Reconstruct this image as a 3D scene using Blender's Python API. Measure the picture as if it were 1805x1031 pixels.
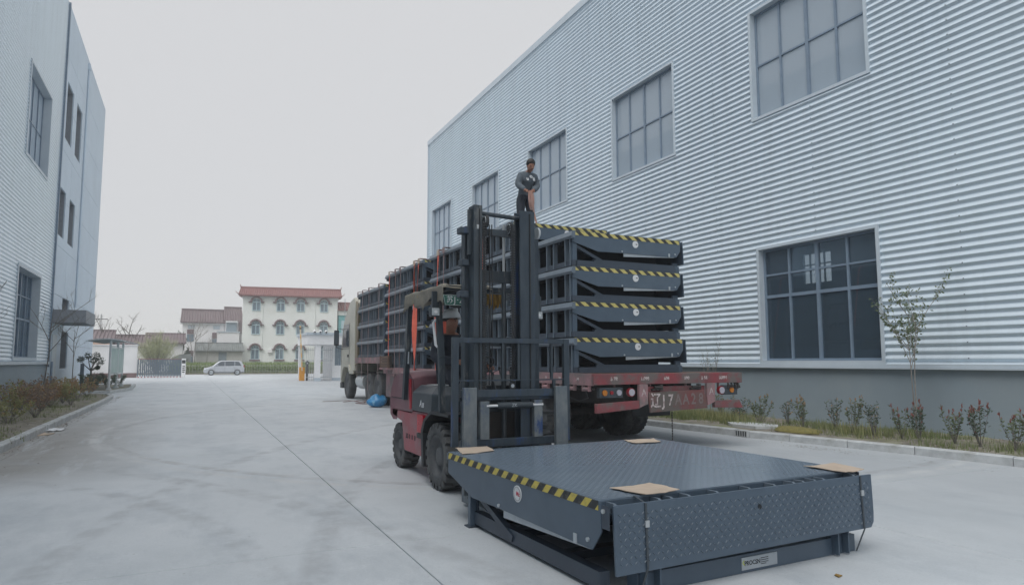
import bpy, math, random
from mathutils import Vector, Matrix, Euler
R = math.radians
random.seed(7)
sc = bpy.context.scene
for o in list(bpy.data.objects): bpy.data.objects.remove(o)
col = sc.collection

# ---------------------------------------------------------------- camera
cam_d = bpy.data.cameras.new('camera'); cam = bpy.data.objects.new('camera', cam_d); col.objects.link(cam)
cam_d.sensor_width = 36; cam_d.lens = 36*1130/1805; cam_d.clip_start = .05; cam_d.clip_end = 3000
cam_d.shift_x = 39.5/1805; cam_d.shift_y = 19.5/1805
cam.location = (0, 0, 1.45); cam.rotation_euler = (R(90+5.158), 0, R(-25.04))
sc.camera = cam

# ---------------------------------------------------------------- sky and sun (overcast)
SUN_EL, SUN_AZ = 58, 236
w = bpy.data.worlds.new('World'); sc.world = w; w.use_nodes = True
nt = w.node_tree; nt.nodes.clear()
out = nt.nodes.new('ShaderNodeOutputWorld'); mx = nt.nodes.new('ShaderNodeMixShader')
b1 = nt.nodes.new('ShaderNodeBackground'); b2 = nt.nodes.new('ShaderNodeBackground')
sky = nt.nodes.new('ShaderNodeTexSky'); sky.sky_type = 'NISHITA'; sky.sun_disc = False
sky.sun_elevation = R(SUN_EL); sky.sun_rotation = R(SUN_AZ)
nt.links.new(sky.outputs[0], b1.inputs[0]); b1.inputs[1].default_value = .07
b2.inputs[0].default_value = (.474, .478, .489, 1); b2.inputs[1].default_value = 1.0
mx.inputs[0].default_value = .95
nt.links.new(b1.outputs[0], mx.inputs[1]); nt.links.new(b2.outputs[0], mx.inputs[2]); nt.links.new(mx.outputs[0], out.inputs[0])
sd = bpy.data.lights.new('sun', 'SUN'); sun = bpy.data.objects.new('sun', sd); col.objects.link(sun)
sd.energy = 1.5; sd.angle = R(50); sd.color = (1, .98, .95)
sun.rotation_euler = Vector((math.sin(R(SUN_AZ))*math.cos(R(SUN_EL)), math.cos(R(SUN_AZ))*math.cos(R(SUN_EL)), math.sin(R(SUN_EL)))).to_track_quat('Z', 'Y').to_euler()
sc.view_settings.view_transform = 'Standard'; sc.view_settings.look = 'None'
sc.view_settings.exposure = .55; sc.view_settings.gamma = 1
sc.render.engine = 'CYCLES'

# ---------------------------------------------------------------- materials
def newmat(name):
    m = bpy.data.materials.new(name); m.use_nodes = True
    return m, m.node_tree, m.node_tree.nodes['Principled BSDF']
def mat(name, c1, c2=None, rough=.6, metal=0, scale=6, detail=5, bump=0, bscale=60, spec=.5, lo=.35, hi=.65, c3=None, s3=1.3, f3=(.5,.62), stretch=(1,1,1), rvar=.1, coat=0):
    m, t, p = newmat(name)
    N = t.nodes; L = t.links
    tc = N.new('ShaderNodeTexCoord'); mp = N.new('ShaderNodeMapping'); mp.inputs['Scale'].default_value = stretch
    L.new(tc.outputs['Object'], mp.inputs[0])
    p.inputs['Roughness'].default_value = rough; p.inputs['Metallic'].default_value = metal
    p.inputs['Specular IOR Level'].default_value = spec
    if coat: p.inputs['Coat Weight'].default_value = coat; p.inputs['Coat Roughness'].default_value = .15
    if c2 is None: c2 = tuple(v*.86 for v in c1)
    n = N.new('ShaderNodeTexNoise'); n.inputs['Scale'].default_value = scale; n.inputs['Detail'].default_value = detail; n.inputs['Roughness'].default_value = .6
    L.new(mp.outputs[0], n.inputs['Vector'])
    r = N.new('ShaderNodeMapRange'); r.inputs[1].default_value = lo; r.inputs[2].default_value = hi
    L.new(n.outputs[0], r.inputs[0])
    mix = N.new('ShaderNodeMix'); mix.data_type = 'RGBA'
    mix.inputs[6].default_value = (*c1, 1); mix.inputs[7].default_value = (*c2, 1); L.new(r.outputs[0], mix.inputs[0])
    cout = mix.outputs[2]
    if c3 is not None:
        n3 = N.new('ShaderNodeTexNoise'); n3.inputs['Scale'].default_value = s3; n3.inputs['Detail'].default_value = 7; n3.inputs['Roughness'].default_value = .65
        L.new(mp.outputs[0], n3.inputs['Vector'])
        r3 = N.new('ShaderNodeMapRange'); r3.inputs[1].default_value = f3[0]; r3.inputs[2].default_value = f3[1]; L.new(n3.outputs[0], r3.inputs[0])
        m3 = N.new('ShaderNodeMix'); m3.data_type = 'RGBA'; L.new(r3.outputs[0], m3.inputs[0]); L.new(cout, m3.inputs[6]); m3.inputs[7].default_value = (*c3, 1)
        cout = m3.outputs[2]
    L.new(cout, p.inputs['Base Color'])
    if rvar:
        rr = N.new('ShaderNodeMapRange'); rr.inputs[3].default_value = max(0, rough-rvar); rr.inputs[4].default_value = min(1, rough+rvar)
        L.new(n.outputs[0], rr.inputs[0]); L.new(rr.outputs[0], p.inputs['Roughness'])
    if bump:
        nb = N.new('ShaderNodeTexNoise'); nb.inputs['Scale'].default_value = bscale; nb.inputs['Detail'].default_value = 4
        L.new(mp.outputs[0], nb.inputs['Vector'])
        bp = N.new('ShaderNodeBump'); bp.inputs['Strength'].default_value = bump; bp.inputs['Distance'].default_value = .01
        L.new(nb.outputs[0], bp.inputs['Height']); L.new(bp.outputs[0], p.inputs['Normal'])
    return m
def leafmat(name, c1, c2, scale=3):
    m = mat(name, c1, c2, rough=.55, scale=scale, rvar=0, lo=.3, hi=.7)
    t = m.node_tree; p = t.nodes['Principled BSDF']
    tr = t.nodes.new('ShaderNodeBsdfTranslucent'); tr.inputs[0].default_value = (*[v*1.1 for v in c1], 1)
    mxx = t.nodes.new('ShaderNodeMixShader'); mxx.inputs[0].default_value = .3
    t.links.new(p.outputs[0], mxx.inputs[1]); t.links.new(tr.outputs[0], mxx.inputs[2])
    t.links.new(mxx.outputs[0], t.nodes['Material Output'].inputs[0])
    return m
def glassmat(name, tint, ior=1.6, boost=1.0, rough=.02):
    m = bpy.data.materials.new(name); m.use_nodes = True; t = m.node_tree; t.nodes.clear()
    o = t.nodes.new('ShaderNodeOutputMaterial'); mxx = t.nodes.new('ShaderNodeMixShader'); f = t.nodes.new('ShaderNodeFresnel'); f.inputs[0].default_value = ior
    g = t.nodes.new('ShaderNodeBsdfGlossy'); g.inputs['Roughness'].default_value = rough; g.inputs[0].default_value = (.85, .93, 1, 1)
    tr = t.nodes.new('ShaderNodeBsdfTransparent'); tr.inputs[0].default_value = (*tint, 1)
    mm = t.nodes.new('ShaderNodeMath'); mm.operation = 'MULTIPLY'; mm.inputs[1].default_value = boost; mm.use_clamp = True
    t.links.new(f.outputs[0], mm.inputs[0]); t.links.new(mm.outputs[0], mxx.inputs[0]); t.links.new(tr.outputs[0], mxx.inputs[1]); t.links.new(g.outputs[0], mxx.inputs[2]); t.links.new(mxx.outputs[0], o.inputs[0])
    return m

M = {}
def concrete_mat():
    m, t, p = newmat('yard_concrete'); N = t.nodes; L = t.links
    tc = N.new('ShaderNodeNewGeometry')
    def noise(s, d, st=(1,1,1), ro=.6):
        mp = N.new('ShaderNodeMapping'); mp.inputs['Scale'].default_value = st; L.new(tc.outputs['Position'], mp.inputs[0])
        n = N.new('ShaderNodeTexNoise'); n.inputs['Scale'].default_value = s; n.inputs['Detail'].default_value = d; n.inputs['Roughness'].default_value = ro; L.new(mp.outputs[0], n.inputs['Vector']); return n
    def rng(n, a, b, c=0, d=1):
        r = N.new('ShaderNodeMapRange'); r.inputs[1].default_value = a; r.inputs[2].default_value = b; r.inputs[3].default_value = c; r.inputs[4].default_value = d; L.new(n.outputs[0], r.inputs[0]); return r
    def mixc(f, a, b, typ='MIX'):
        x = N.new('ShaderNodeMix'); x.data_type = 'RGBA'; x.blend_type = typ
        if isinstance(f, float): x.inputs[0].default_value = f
        else: L.new(f.outputs[0], x.inputs[0])
        for k, v in ((6, a), (7, b)):
            if isinstance(v, tuple): x.inputs[k].default_value = (*v, 1)
            else: L.new(v, x.inputs[k])
        return x.outputs[2]
    c = mixc(rng(noise(.35, 6, ro=.7), .36, .64), (.615, .65, .68), (.52, .56, .59))
    c = mixc(rng(noise(1.1, 9, (1, .45, 1), .72), .48, .66, 0, .72), c, (.41, .455, .495))
    c = mixc(rng(noise(2.4, 8, (.8, 1, 1), .8), .52, .7, 0, .55), c, (.65, .685, .715))
    c = mixc(rng(noise(55, 4), .35, .7, 0, .22), c, (.34, .36, .38))
    c = mixc(rng(noise(9, 6, ro=.8), .60, .72, 0, .35), c, (.36, .375, .39))
    c = mixc(rng(noise(26, 3, ro=.5), .70, .76, 0, .55), c, (.20, .205, .21))   # grit and droplets
    # concrete darker towards the right side, with a noisy edge
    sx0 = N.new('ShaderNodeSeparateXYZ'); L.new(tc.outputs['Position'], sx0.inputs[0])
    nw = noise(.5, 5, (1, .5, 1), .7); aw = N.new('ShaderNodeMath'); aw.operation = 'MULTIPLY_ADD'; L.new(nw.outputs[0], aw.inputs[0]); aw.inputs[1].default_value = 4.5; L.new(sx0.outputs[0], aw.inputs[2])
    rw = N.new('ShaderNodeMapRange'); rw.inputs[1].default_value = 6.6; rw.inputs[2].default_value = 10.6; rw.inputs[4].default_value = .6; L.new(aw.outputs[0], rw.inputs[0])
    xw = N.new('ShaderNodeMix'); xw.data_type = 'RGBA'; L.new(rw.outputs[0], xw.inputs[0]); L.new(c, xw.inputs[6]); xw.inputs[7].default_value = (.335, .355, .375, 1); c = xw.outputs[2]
    # dusty tyre-tracked patch beside the left kerb
    sx = N.new('ShaderNodeSeparateXYZ'); L.new(tc.outputs['Position'], sx.inputs[0])
    rx = N.new('ShaderNodeMapRange'); rx.inputs[1].default_value = -.2; rx.inputs[2].default_value = -2.0; L.new(sx.outputs[0], rx.inputs[0])
    ry = N.new('ShaderNodeMapRange'); ry.inputs[1].default_value = 27; ry.inputs[2].default_value = 14; L.new(sx.outputs[1], ry.inputs[0])
    ry2 = N.new('ShaderNodeMapRange'); ry2.inputs[1].default_value = 8.5; ry2.inputs[2].default_value = 10.5; L.new(sx.outputs[1], ry2.inputs[0])
    mu = N.new('ShaderNodeMath'); mu.operation = 'MULTIPLY'; L.new(rx.outputs[0], mu.inputs[0]); L.new(ry.outputs[0], mu.inputs[1])
    mu4 = N.new('ShaderNodeMath'); mu4.operation = 'MULTIPLY'; L.new(mu.outputs[0], mu4.inputs[0]); L.new(ry2.outputs[0], mu4.inputs[1])
    mu2 = N.new('ShaderNodeMath'); mu2.operation = 'MULTIPLY'; L.new(mu4.outputs[0], mu2.inputs[0]); L.new(rng(noise(1.6, 6, (1.6, .25, 1), .7), .26, .46).outputs[0], mu2.inputs[1])
    x = N.new('ShaderNodeMix'); x.data_type = 'RGBA'; L.new(mu2.outputs[0], x.inputs[0]); L.new(c, x.inputs[6]); x.inputs[7].default_value = (.285, .28, .27, 1); c = x.outputs[2]
    # curved tyre marks
    def ring(cx, cy, rad, wid, amt, cc):
        nonlocal c
        cb = N.new('ShaderNodeVectorMath'); cb.operation = 'DISTANCE'; cb.inputs[1].default_value = (cx, cy, 0); L.new(tc.outputs['Position'], cb.inputs[0])
        s = N.new('ShaderNodeMath'); s.operation = 'SUBTRACT'; s.inputs[1].default_value = rad; L.new(cb.outputs['Value'], s.inputs[0])
        a = N.new('ShaderNodeMath'); a.operation = 'ABSOLUTE'; L.new(s.outputs[0], a.inputs[0])
        r = N.new('ShaderNodeMapRange'); r.inputs[1].default_value = wid; r.inputs[2].default_value = wid*.45; r.inputs[4].default_value = amt; L.new(a.outputs[0], r.inputs[0])
        q = N.new('ShaderNodeMath'); q.operation = 'MULTIPLY'; L.new(r.outputs[0], q.inputs[0]); L.new(rng(noise(3, 5), .38, .62).outputs[0], q.inputs[1])
        z = N.new('ShaderNodeMix'); z.data_type = 'RGBA'; L.new(q.outputs[0], z.inputs[0]); L.new(c, z.inputs[6]); z.inputs[7].default_value = (*cc, 1); c = z.outputs[2]
    ring(8, 15, 9.6, .10, .6, (.56, .57, .57)); ring(8, 15, 9.35, .10, .6, (.29, .30, .31)); ring(9, 16, 10.7, .12, .35, (.54, .55, .55))
    ring(14, 2, 13.4, .16, .5, (.30, .32, .34)); ring(14, 3, 15.1, .16, .45, (.31, .33, .35)); ring(-7, 4, 7.6, .14, .4, (.31, .33, .35)); ring(-12, 1, 14.3, .18, .45, (.32, .34, .36))
    L.new(c, p.inputs['Base Color'])
    L.new(rng(noise(1.3, 6), .3, .7, .5, .72).outputs[0], p.inputs['Roughness']); p.inputs['Specular IOR Level'].default_value = .5
    bp = N.new('ShaderNodeBump'); bp.inputs['Strength'].default_value = .35; bp.inputs['Distance'].default_value = .004
    L.new(noise(38, 6, (1, .35, 1), .7).outputs[0], bp.inputs['Height']); L.new(bp.outputs[0], p.inputs['Normal'])
    return m
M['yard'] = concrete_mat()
M['joint'] = mat('joint_sealant', (.03, .035, .04), rough=.9)
M['earth'] = mat('far_earth', (.20, .22, .17), (.30, .30, .26), rough=.95, scale=.05)
M['soil'] = mat('bed_soil', (.15, .14, .12), (.265, .245, .205), rough=.95, scale=5, bump=.9, bscale=25, c3=(.20, .215, .11), s3=1.6, f3=(.50, .66))
M['kerb'] = mat('kerb_concrete', (.52, .545, .555), (.40, .42, .43), rough=.85, scale=7, bump=.3, bscale=50, c3=(.33, .34, .33), s3=2.2, f3=(.55, .72))
M['clad'] = mat('white_steel_cladding', (.70, .80, .88), (.67, .765, .84), rough=.32, metal=.3, scale=1.0, rvar=.08, spec=.6, stretch=(1, 1.6, .10), c3=(.63, .72, .79), s3=2.2, f3=(.50, .68))
M['trim'] = mat('grey_flashing', (.52, .59, .65), (.47, .54, .60), rough=.4, scale=2)
M['render_grey'] = mat('grey_render', (.26, .32, .365), (.24, .295, .335), rough=.85, scale=.7, bump=.1, c3=(.29, .335, .36), s3=.5, f3=(.5, .75))
M['frame'] = mat('window_frame_paint', (.19, .255, .335), rough=.4)
M['screw'] = mat('screw_head', (.12, .14, .16), rough=.5)
M['glass_lo'] = glassmat('window_glass', (.62, .68, .72), 1.55, 1.0)
M['glass_up'] = glassmat('window_glass_reflective', (.5, .56, .6), 1.9, 1.6)
def dust_or_sheen(m, colr, amt):  # mixes in flat diffuse colour; on glass it paints in reflections
    t = m.node_tree; o = [n for n in t.nodes if n.type == 'OUTPUT_MATERIAL'][0]; src = o.inputs[0].links[0].from_socket
    d = t.nodes.new('ShaderNodeBsdfDiffuse'); d.inputs[0].default_value = (*colr, 1); x = t.nodes.new('ShaderNodeMixShader'); x.inputs[0].default_value = amt
    t.links.new(src, x.inputs[1]); t.links.new(d.outputs[0], x.inputs[2]); t.links.new(x.outputs[0], o.inputs[0])
dust_or_sheen(M['glass_up'], (.56, .66, .76), .5)  # pale sky reflection and bright hall painted into the upper glass
dust_or_sheen(M['glass_lo'], (.22, .33, .44), .16)  # blue-grey reflections painted into the low glass as diffuse colour
M['room'] = mat('interior_dark', (.20, .25, .31), rough=.9)
M['room2'] = mat('interior_pale', (.42, .45, .46), rough=.9)
M['panel'] = mat('grey_fibre_panel', (.60, .70, .80), (.56, .655, .75), rough=.7, scale=.5, c3=(.54, .625, .71), s3=.35, f3=(.5, .8))
M['panel_dk'] = mat('canopy_grey', (.27, .29, .32), rough=.7)
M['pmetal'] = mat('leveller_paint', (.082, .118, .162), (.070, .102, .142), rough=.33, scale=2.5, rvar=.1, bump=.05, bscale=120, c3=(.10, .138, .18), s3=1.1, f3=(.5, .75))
M['pmetal_lit'] = mat('leveller_paint_lit', (.165, .215, .275), (.15, .20, .255), rough=.22, scale=2.5, rvar=.06, spec=.9, c3=(.18, .23, .285), s3=1.1, f3=(.5, .75))  # same paint made lighter; reflected sky put into the deck colour
M['pmetal_dk'] = mat('leveller_paint_shaded', (.05, .068, .095), (.042, .058, .082), rough=.42, scale=3)  # same paint made darker; shade inside the frame put into the colour
M['pmetal_ctr'] = mat('leveller_channel_paint', (.14, .18, .225), (.11, .145, .18), rough=.4, scale=3, c3=(.17, .20, .23), s3=2, f3=(.55, .75))
M['galv'] = mat('galvanised_angle', (.50, .545, .58), (.42, .46, .5), rough=.45, metal=.3)
M['rubber'] = mat('tyre_rubber', (.045, .048, .052), (.075, .078, .08), rough=.8, scale=8, bump=.2, c3=(.13, .13, .13), s3=3, f3=(.5, .75))
M['rubber_dusty'] = mat('dusty_tyre_rubber', (.085, .09, .095), (.06, .064, .068), rough=.85, scale=9, bump=.25, c3=(.15, .15, .145), s3=3.5, f3=(.45, .7))
M['rim'] = mat('wheel_rim', (.085, .09, .10), (.13, .135, .14), rough=.6, scale=10)
M['black'] = mat('black_paint', (.022, .025, .03), (.035, .038, .042), rough=.5, scale=5)
M['black_pl'] = mat('black_plastic', (.038, .050, .062), (.058, .072, .085), rough=.4, scale=4, c3=(.09, .10, .11), s3=3, f3=(.55, .75))
M['mast'] = mat('mast_steel', (.028, .040, .052), (.045, .062, .078), rough=.45, scale=6, stretch=(1, 1, .25), c3=(.13, .14, .145), s3=7, f3=(.57, .66))
M['mast_w'] = mat('worn_mast_steel', (.036, .052, .072), (.06, .08, .10), rough=.42, metal=.2, scale=8, stretch=(1.5, 1.5, .3), c3=(.03, .07, .19), s3=4, f3=(.56, .66))
M['fork'] = mat('worn_fork_steel', (.22, .24, .245), (.13, .16, .19), rough=.5, metal=.25, scale=9, stretch=(1, 1, .5), c3=(.04, .08, .20), s3=5, f3=(.56, .66))
M['red'] = mat('faded_red_paint', (.38, .085, .105), (.32, .09, .11), rough=.5, scale=3, c3=(.30, .17, .18), s3=2.6, f3=(.48, .66), coat=.1)
M['cw'] = mat('counterweight_paint', (.225, .105, .125), (.19, .095, .115), rough=.55, scale=3, c3=(.235, .175, .185), s3=2.5, f3=(.5, .7))
M['red_lamp'] = mat('bright_red', (.50, .012, .03), rough=.3)
M['redstrip'] = mat('red_strip', (.40, .02, .035), rough=.4)
M['trailer_red'] = mat('trailer_red', (.28, .052, .064), (.185, .068, .075), rough=.6, scale=4, c3=(.15, .125, .12), s3=2.8, f3=(.46, .58))
M['trailer_side'] = mat('trailer_faded_side', (.36, .20, .215), (.28, .165, .175), rough=.7, scale=4, c3=(.20, .165, .165), s3=2, f3=(.45, .6))
M['cab'] = mat('cab_beige', (.50, .485, .41), (.44, .425, .36), rough=.4, scale=1.5, coat=.2)
M['cab_dk'] = mat('cab_back', (.20, .17, .11), (.28, .25, .17), rough=.6, scale=3)
M['under'] = mat('chassis_dark', (.03, .03, .032), (.055, .05, .048), rough=.8)
M['white'] = mat('white_paint', (.74, .76, .78), (.68, .70, .72), rough=.6, scale=.8)
M['wallwhite'] = mat('white_render', (.84, .84, .85), (.78, .78, .79), rough=.85, scale=.6)
M['cream'] = mat('cream_render', (.82, .85, .83), (.79, .82, .80), rough=.9, scale=.25, c3=(.70, .71, .67), s3=.3, f3=(.55, .75))
M['brownband'] = mat('brown_band', (.22, .15, .15), rough=.8)
M['tile_red'] = mat('red_roof_tile', (.27, .125, .12), (.21, .10, .10), rough=.6, scale=2)
M['tile_purple'] = mat('purple_roof_tile', (.20, .16, .17), (.17, .135, .145), rough=.7, scale=1)
M['tile_grey'] = mat('grey_roof_tile', (.25, .27, .27), (.19, .21, .21), rough=.85, scale=1.2)
M['hood'] = mat('window_hood', (.21, .15, .165), rough=.7)
M['teal'] = mat('pale_teal_frame', (.50, .66, .72), rough=.5)
M['glassfar'] = mat('far_window_glass', (.10, .15, .20), (.20, .27, .33), rough=.08, scale=.6, spec=.8)
M['orange'] = mat('orange_paint', (.80, .36, .05), rough=.5)
M['silver'] = mat('silver_car_paint', (.50, .53, .57), (.48, .51, .55), rough=.25, metal=.35, coat=.5)
M['carglass'] = mat('car_glass', (.06, .08, .10), rough=.06, spec=.9)
M['gate'] = mat('gate_steel', (.11, .15, .19), (.14, .18, .22), rough=.5)
M['pinkfence'] = mat('pale_fence', (.40, .41, .36), rough=.7)
M['steel'] = mat('brushed_steel', (.55, .58, .60), rough=.35, metal=.5)
M['boardframe'] = mat('pale_board_frame', (.62, .65, .67), rough=.4)
M['boardglass'] = glassmat('notice_glass', (.86, .92, .9), 1.3, .6)
M['roofglass'] = glassmat('shelter_roof_glass', (.62, .86, .86), 1.4, 1.0)
M['card'] = mat('cardboard', (.56, .455, .36), (.49, .40, .315), rough=.9, scale=9, bump=.1, c3=(.43, .35, .28), s3=4, f3=(.56, .72))
M['tarp'] = mat('dirty_tarp', (.19, .175, .15), (.27, .25, .205), rough=.85, scale=6, bump=.5, bscale=30, c3=(.32, .27, .12), s3=5, f3=(.60, .68))
M['tarp_y'] = mat('yellow_tarp', (.33, .205, .05), (.26, .16, .045), rough=.85, scale=10)
M['strap_o'] = mat('orange_strap', (.85, .17, .11), (.75, .14, .09), rough=.7)
M['strap_b'] = mat('faded_strap', (.22, .15, .15), (.30, .21, .21), rough=.8)
M['bag'] = mat('blue_plastic', (.05, .28, .55), (.03, .19, .43), rough=.3, scale=9, bump=.8, bscale=14, c3=(.25, .50, .68), s3=7, f3=(.56, .66))
M['paper'] = mat('white_paper', (.78, .80, .82), rough=.8)
M['skin'] = mat('skin', (.34, .17, .115), (.30, .145, .10), rough=.55, scale=20)
M['hair'] = mat('black_hair', (.012, .011, .012), (.025, .022, .022), rough=.6, scale=40, bump=.5)
M['sweater'] = mat('grey_sweater', (.115, .14, .165), (.095, .115, .138), rough=.9, scale=12, bump=.4, bscale=40)
M['navy'] = mat('dark_trousers', (.02, .026, .04), (.03, .036, .05), rough=.85, scale=10, bump=.4, bscale=30)
M['helmet'] = mat('white_helmet', (.85, .87, .88), rough=.35)
M['shoe'] = mat('black_shoe', (.02, .02, .022), rough=.6)
M['rope'] = mat('pink_strap_bundle', (.50, .26, .20), (.42, .30, .27), rough=.8)
M['plate_g'] = mat('green_plate', (.05, .16, .13), rough=.5)
M['amber'] = mat('amber_lens', (.55, .20, .03), rough=.25)
M['redlens'] = mat('red_lens', (.30, .02, .03), rough=.3)
M['clearlens'] = mat('clear_lens', (.46, .46, .52), (.38, .38, .44), rough=.3)
M['lampglass'] = mat('work_lamp_glass', (.52, .57, .60), (.4, .44, .47), rough=.15, scale=30)
M['wood'] = mat('brown_wood', (.13, .085, .065), (.19, .13, .10), rough=.8, scale=6, stretch=(1, .2, 1))
M['bark'] = mat('grey_bark', (.20, .19, .175), (.14, .13, .12), rough=.9, scale=20)
M['barkpale'] = mat('pale_bark', (.30, .285, .26), (.22, .20, .185), rough=.9, scale=20)
M['leaf'] = leafmat('leaf_green', (.11, .15, .08), (.17, .205, .11), 2)
M['leafdk'] = leafmat('leaf_dark', (.07, .105, .07), (.11, .15, .095), 3)
M['leafred'] = leafmat('leaf_red', (.30, .095, .085), (.22, .11, .08), 5)
M['leaforange'] = leafmat('leaf_orange', (.40, .235, .12), (.30, .235, .13), 4)
M['leafyel'] = leafmat('leaf_yellowgreen', (.27, .28, .12), (.35, .34, .17), 4)
M['leafbrown'] = leafmat('leaf_brown', (.27, .195, .155), (.22, .175, .13), 4)
M['leafwillow'] = leafmat('leaf_willow', (.42, .44, .27), (.36, .39, .23), .6)
M['grass'] = leafmat('grass_blade', (.16, .21, .08), (.23, .25, .11), 1.5)
M['field'] = leafmat('field_crop', (.20, .29, .10), (.27, .33, .14), .5)
M['litter'] = mat('dry_litter', (.22, .18, .13), (.13, .11, .085), rough=.95, scale=12)
M['moss'] = mat('dry_moss', (.22, .19, .06), (.15, .14, .05), rough=.95, scale=18, bump=.8, bscale=60)
M['void'] = mat('stack_shade_black', (.012, .014, .018), rough=.9, spec=.1)  # near-black for the box added as shade inside stacked levellers
M['ink'] = mat('dark_ink', (.02, .025, .03), rough=.6)
M['whiteink'] = mat('white_ink', (.70, .72, .74), rough=.6)
M['wornink'] = mat('worn_white_paint', (.56, .50, .49), (.33, .26, .26), rough=.7, scale=14, lo=.45, hi=.58)
M['faintink'] = mat('rubbed_white_paint', (.22, .185, .18), (.165, .13, .125), rough=.75, scale=14)
M['yelgreen'] = mat('logo_green', (.55, .62, .06), rough=.5)
M['redink'] = mat('red_ink', (.55, .05, .09), rough=.5)
M['tealblock'] = mat('teal_render', (.20, .50, .52), rough=.8)

def tape_mat(name, axis, period, yel=(.62, .50, .10), blk=(.03, .032, .035), slope=1.0, duty=.5, ph=0):
    m, t, p = newmat(name); N = t.nodes; L = t.links
    tc = N.new('ShaderNodeTexCoord'); s = N.new('ShaderNodeSeparateXYZ'); L.new(tc.outputs['Object'], s.inputs[0])
    a = N.new('ShaderNodeMath'); a.operation = 'MULTIPLY_ADD'; L.new(s.outputs[2], a.inputs[0]); a.inputs[1].default_value = slope; L.new(s.outputs[axis], a.inputs[2])
    d = N.new('ShaderNodeMath'); d.operation = 'MULTIPLY_ADD'; L.new(a.outputs[0], d.inputs[0]); d.inputs[1].default_value = 1/period; d.inputs[2].default_value = 50+ph
    f = N.new('ShaderNodeMath'); f.operation = 'FRACT'; L.new(d.outputs[0], f.inputs[0])
    g = N.new('ShaderNodeMath'); g.operation = 'GREATER_THAN'; g.inputs[1].default_value = 1-duty; L.new(f.outputs[0], g.inputs[0])
    n = N.new('ShaderNodeTexNoise'); n.inputs['Scale'].default_value = 30; n.inputs['Detail'].default_value = 6; L.new(tc.outputs['Object'], n.inputs['Vector'])
    x = N.new('ShaderNodeMix'); x.data_type = 'RGBA'; L.new(g.outputs[0], x.inputs[0]); x.inputs[6].default_value = (*blk, 1); x.inputs[7].default_value = (*yel, 1)
    r = N.new('ShaderNodeMapRange'); r.inputs[1].default_value = .5; r.inputs[2].default_value = .75; r.inputs[4].default_value = .5; L.new(n.outputs[0], r.inputs[0])
    y = N.new('ShaderNodeMix'); y.data_type = 'RGBA'; L.new(r.outputs[0], y.inputs[0]); L.new(x.outputs[2], y.inputs[6]); y.inputs[7].default_value = (.20, .19, .14, 1)
    L.new(y.outputs[2], p.inputs['Base Color']); p.inputs['Roughness'].default_value = .5
    return m
M['tape'] = tape_mat('hazard_tape', 0, .158, slope=-1.0, duty=.46)
M['tape_s'] = tape_mat('hazard_tape_small', 0, .20, slope=1.3, duty=.5, yel=(.60, .52, .17))

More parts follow.
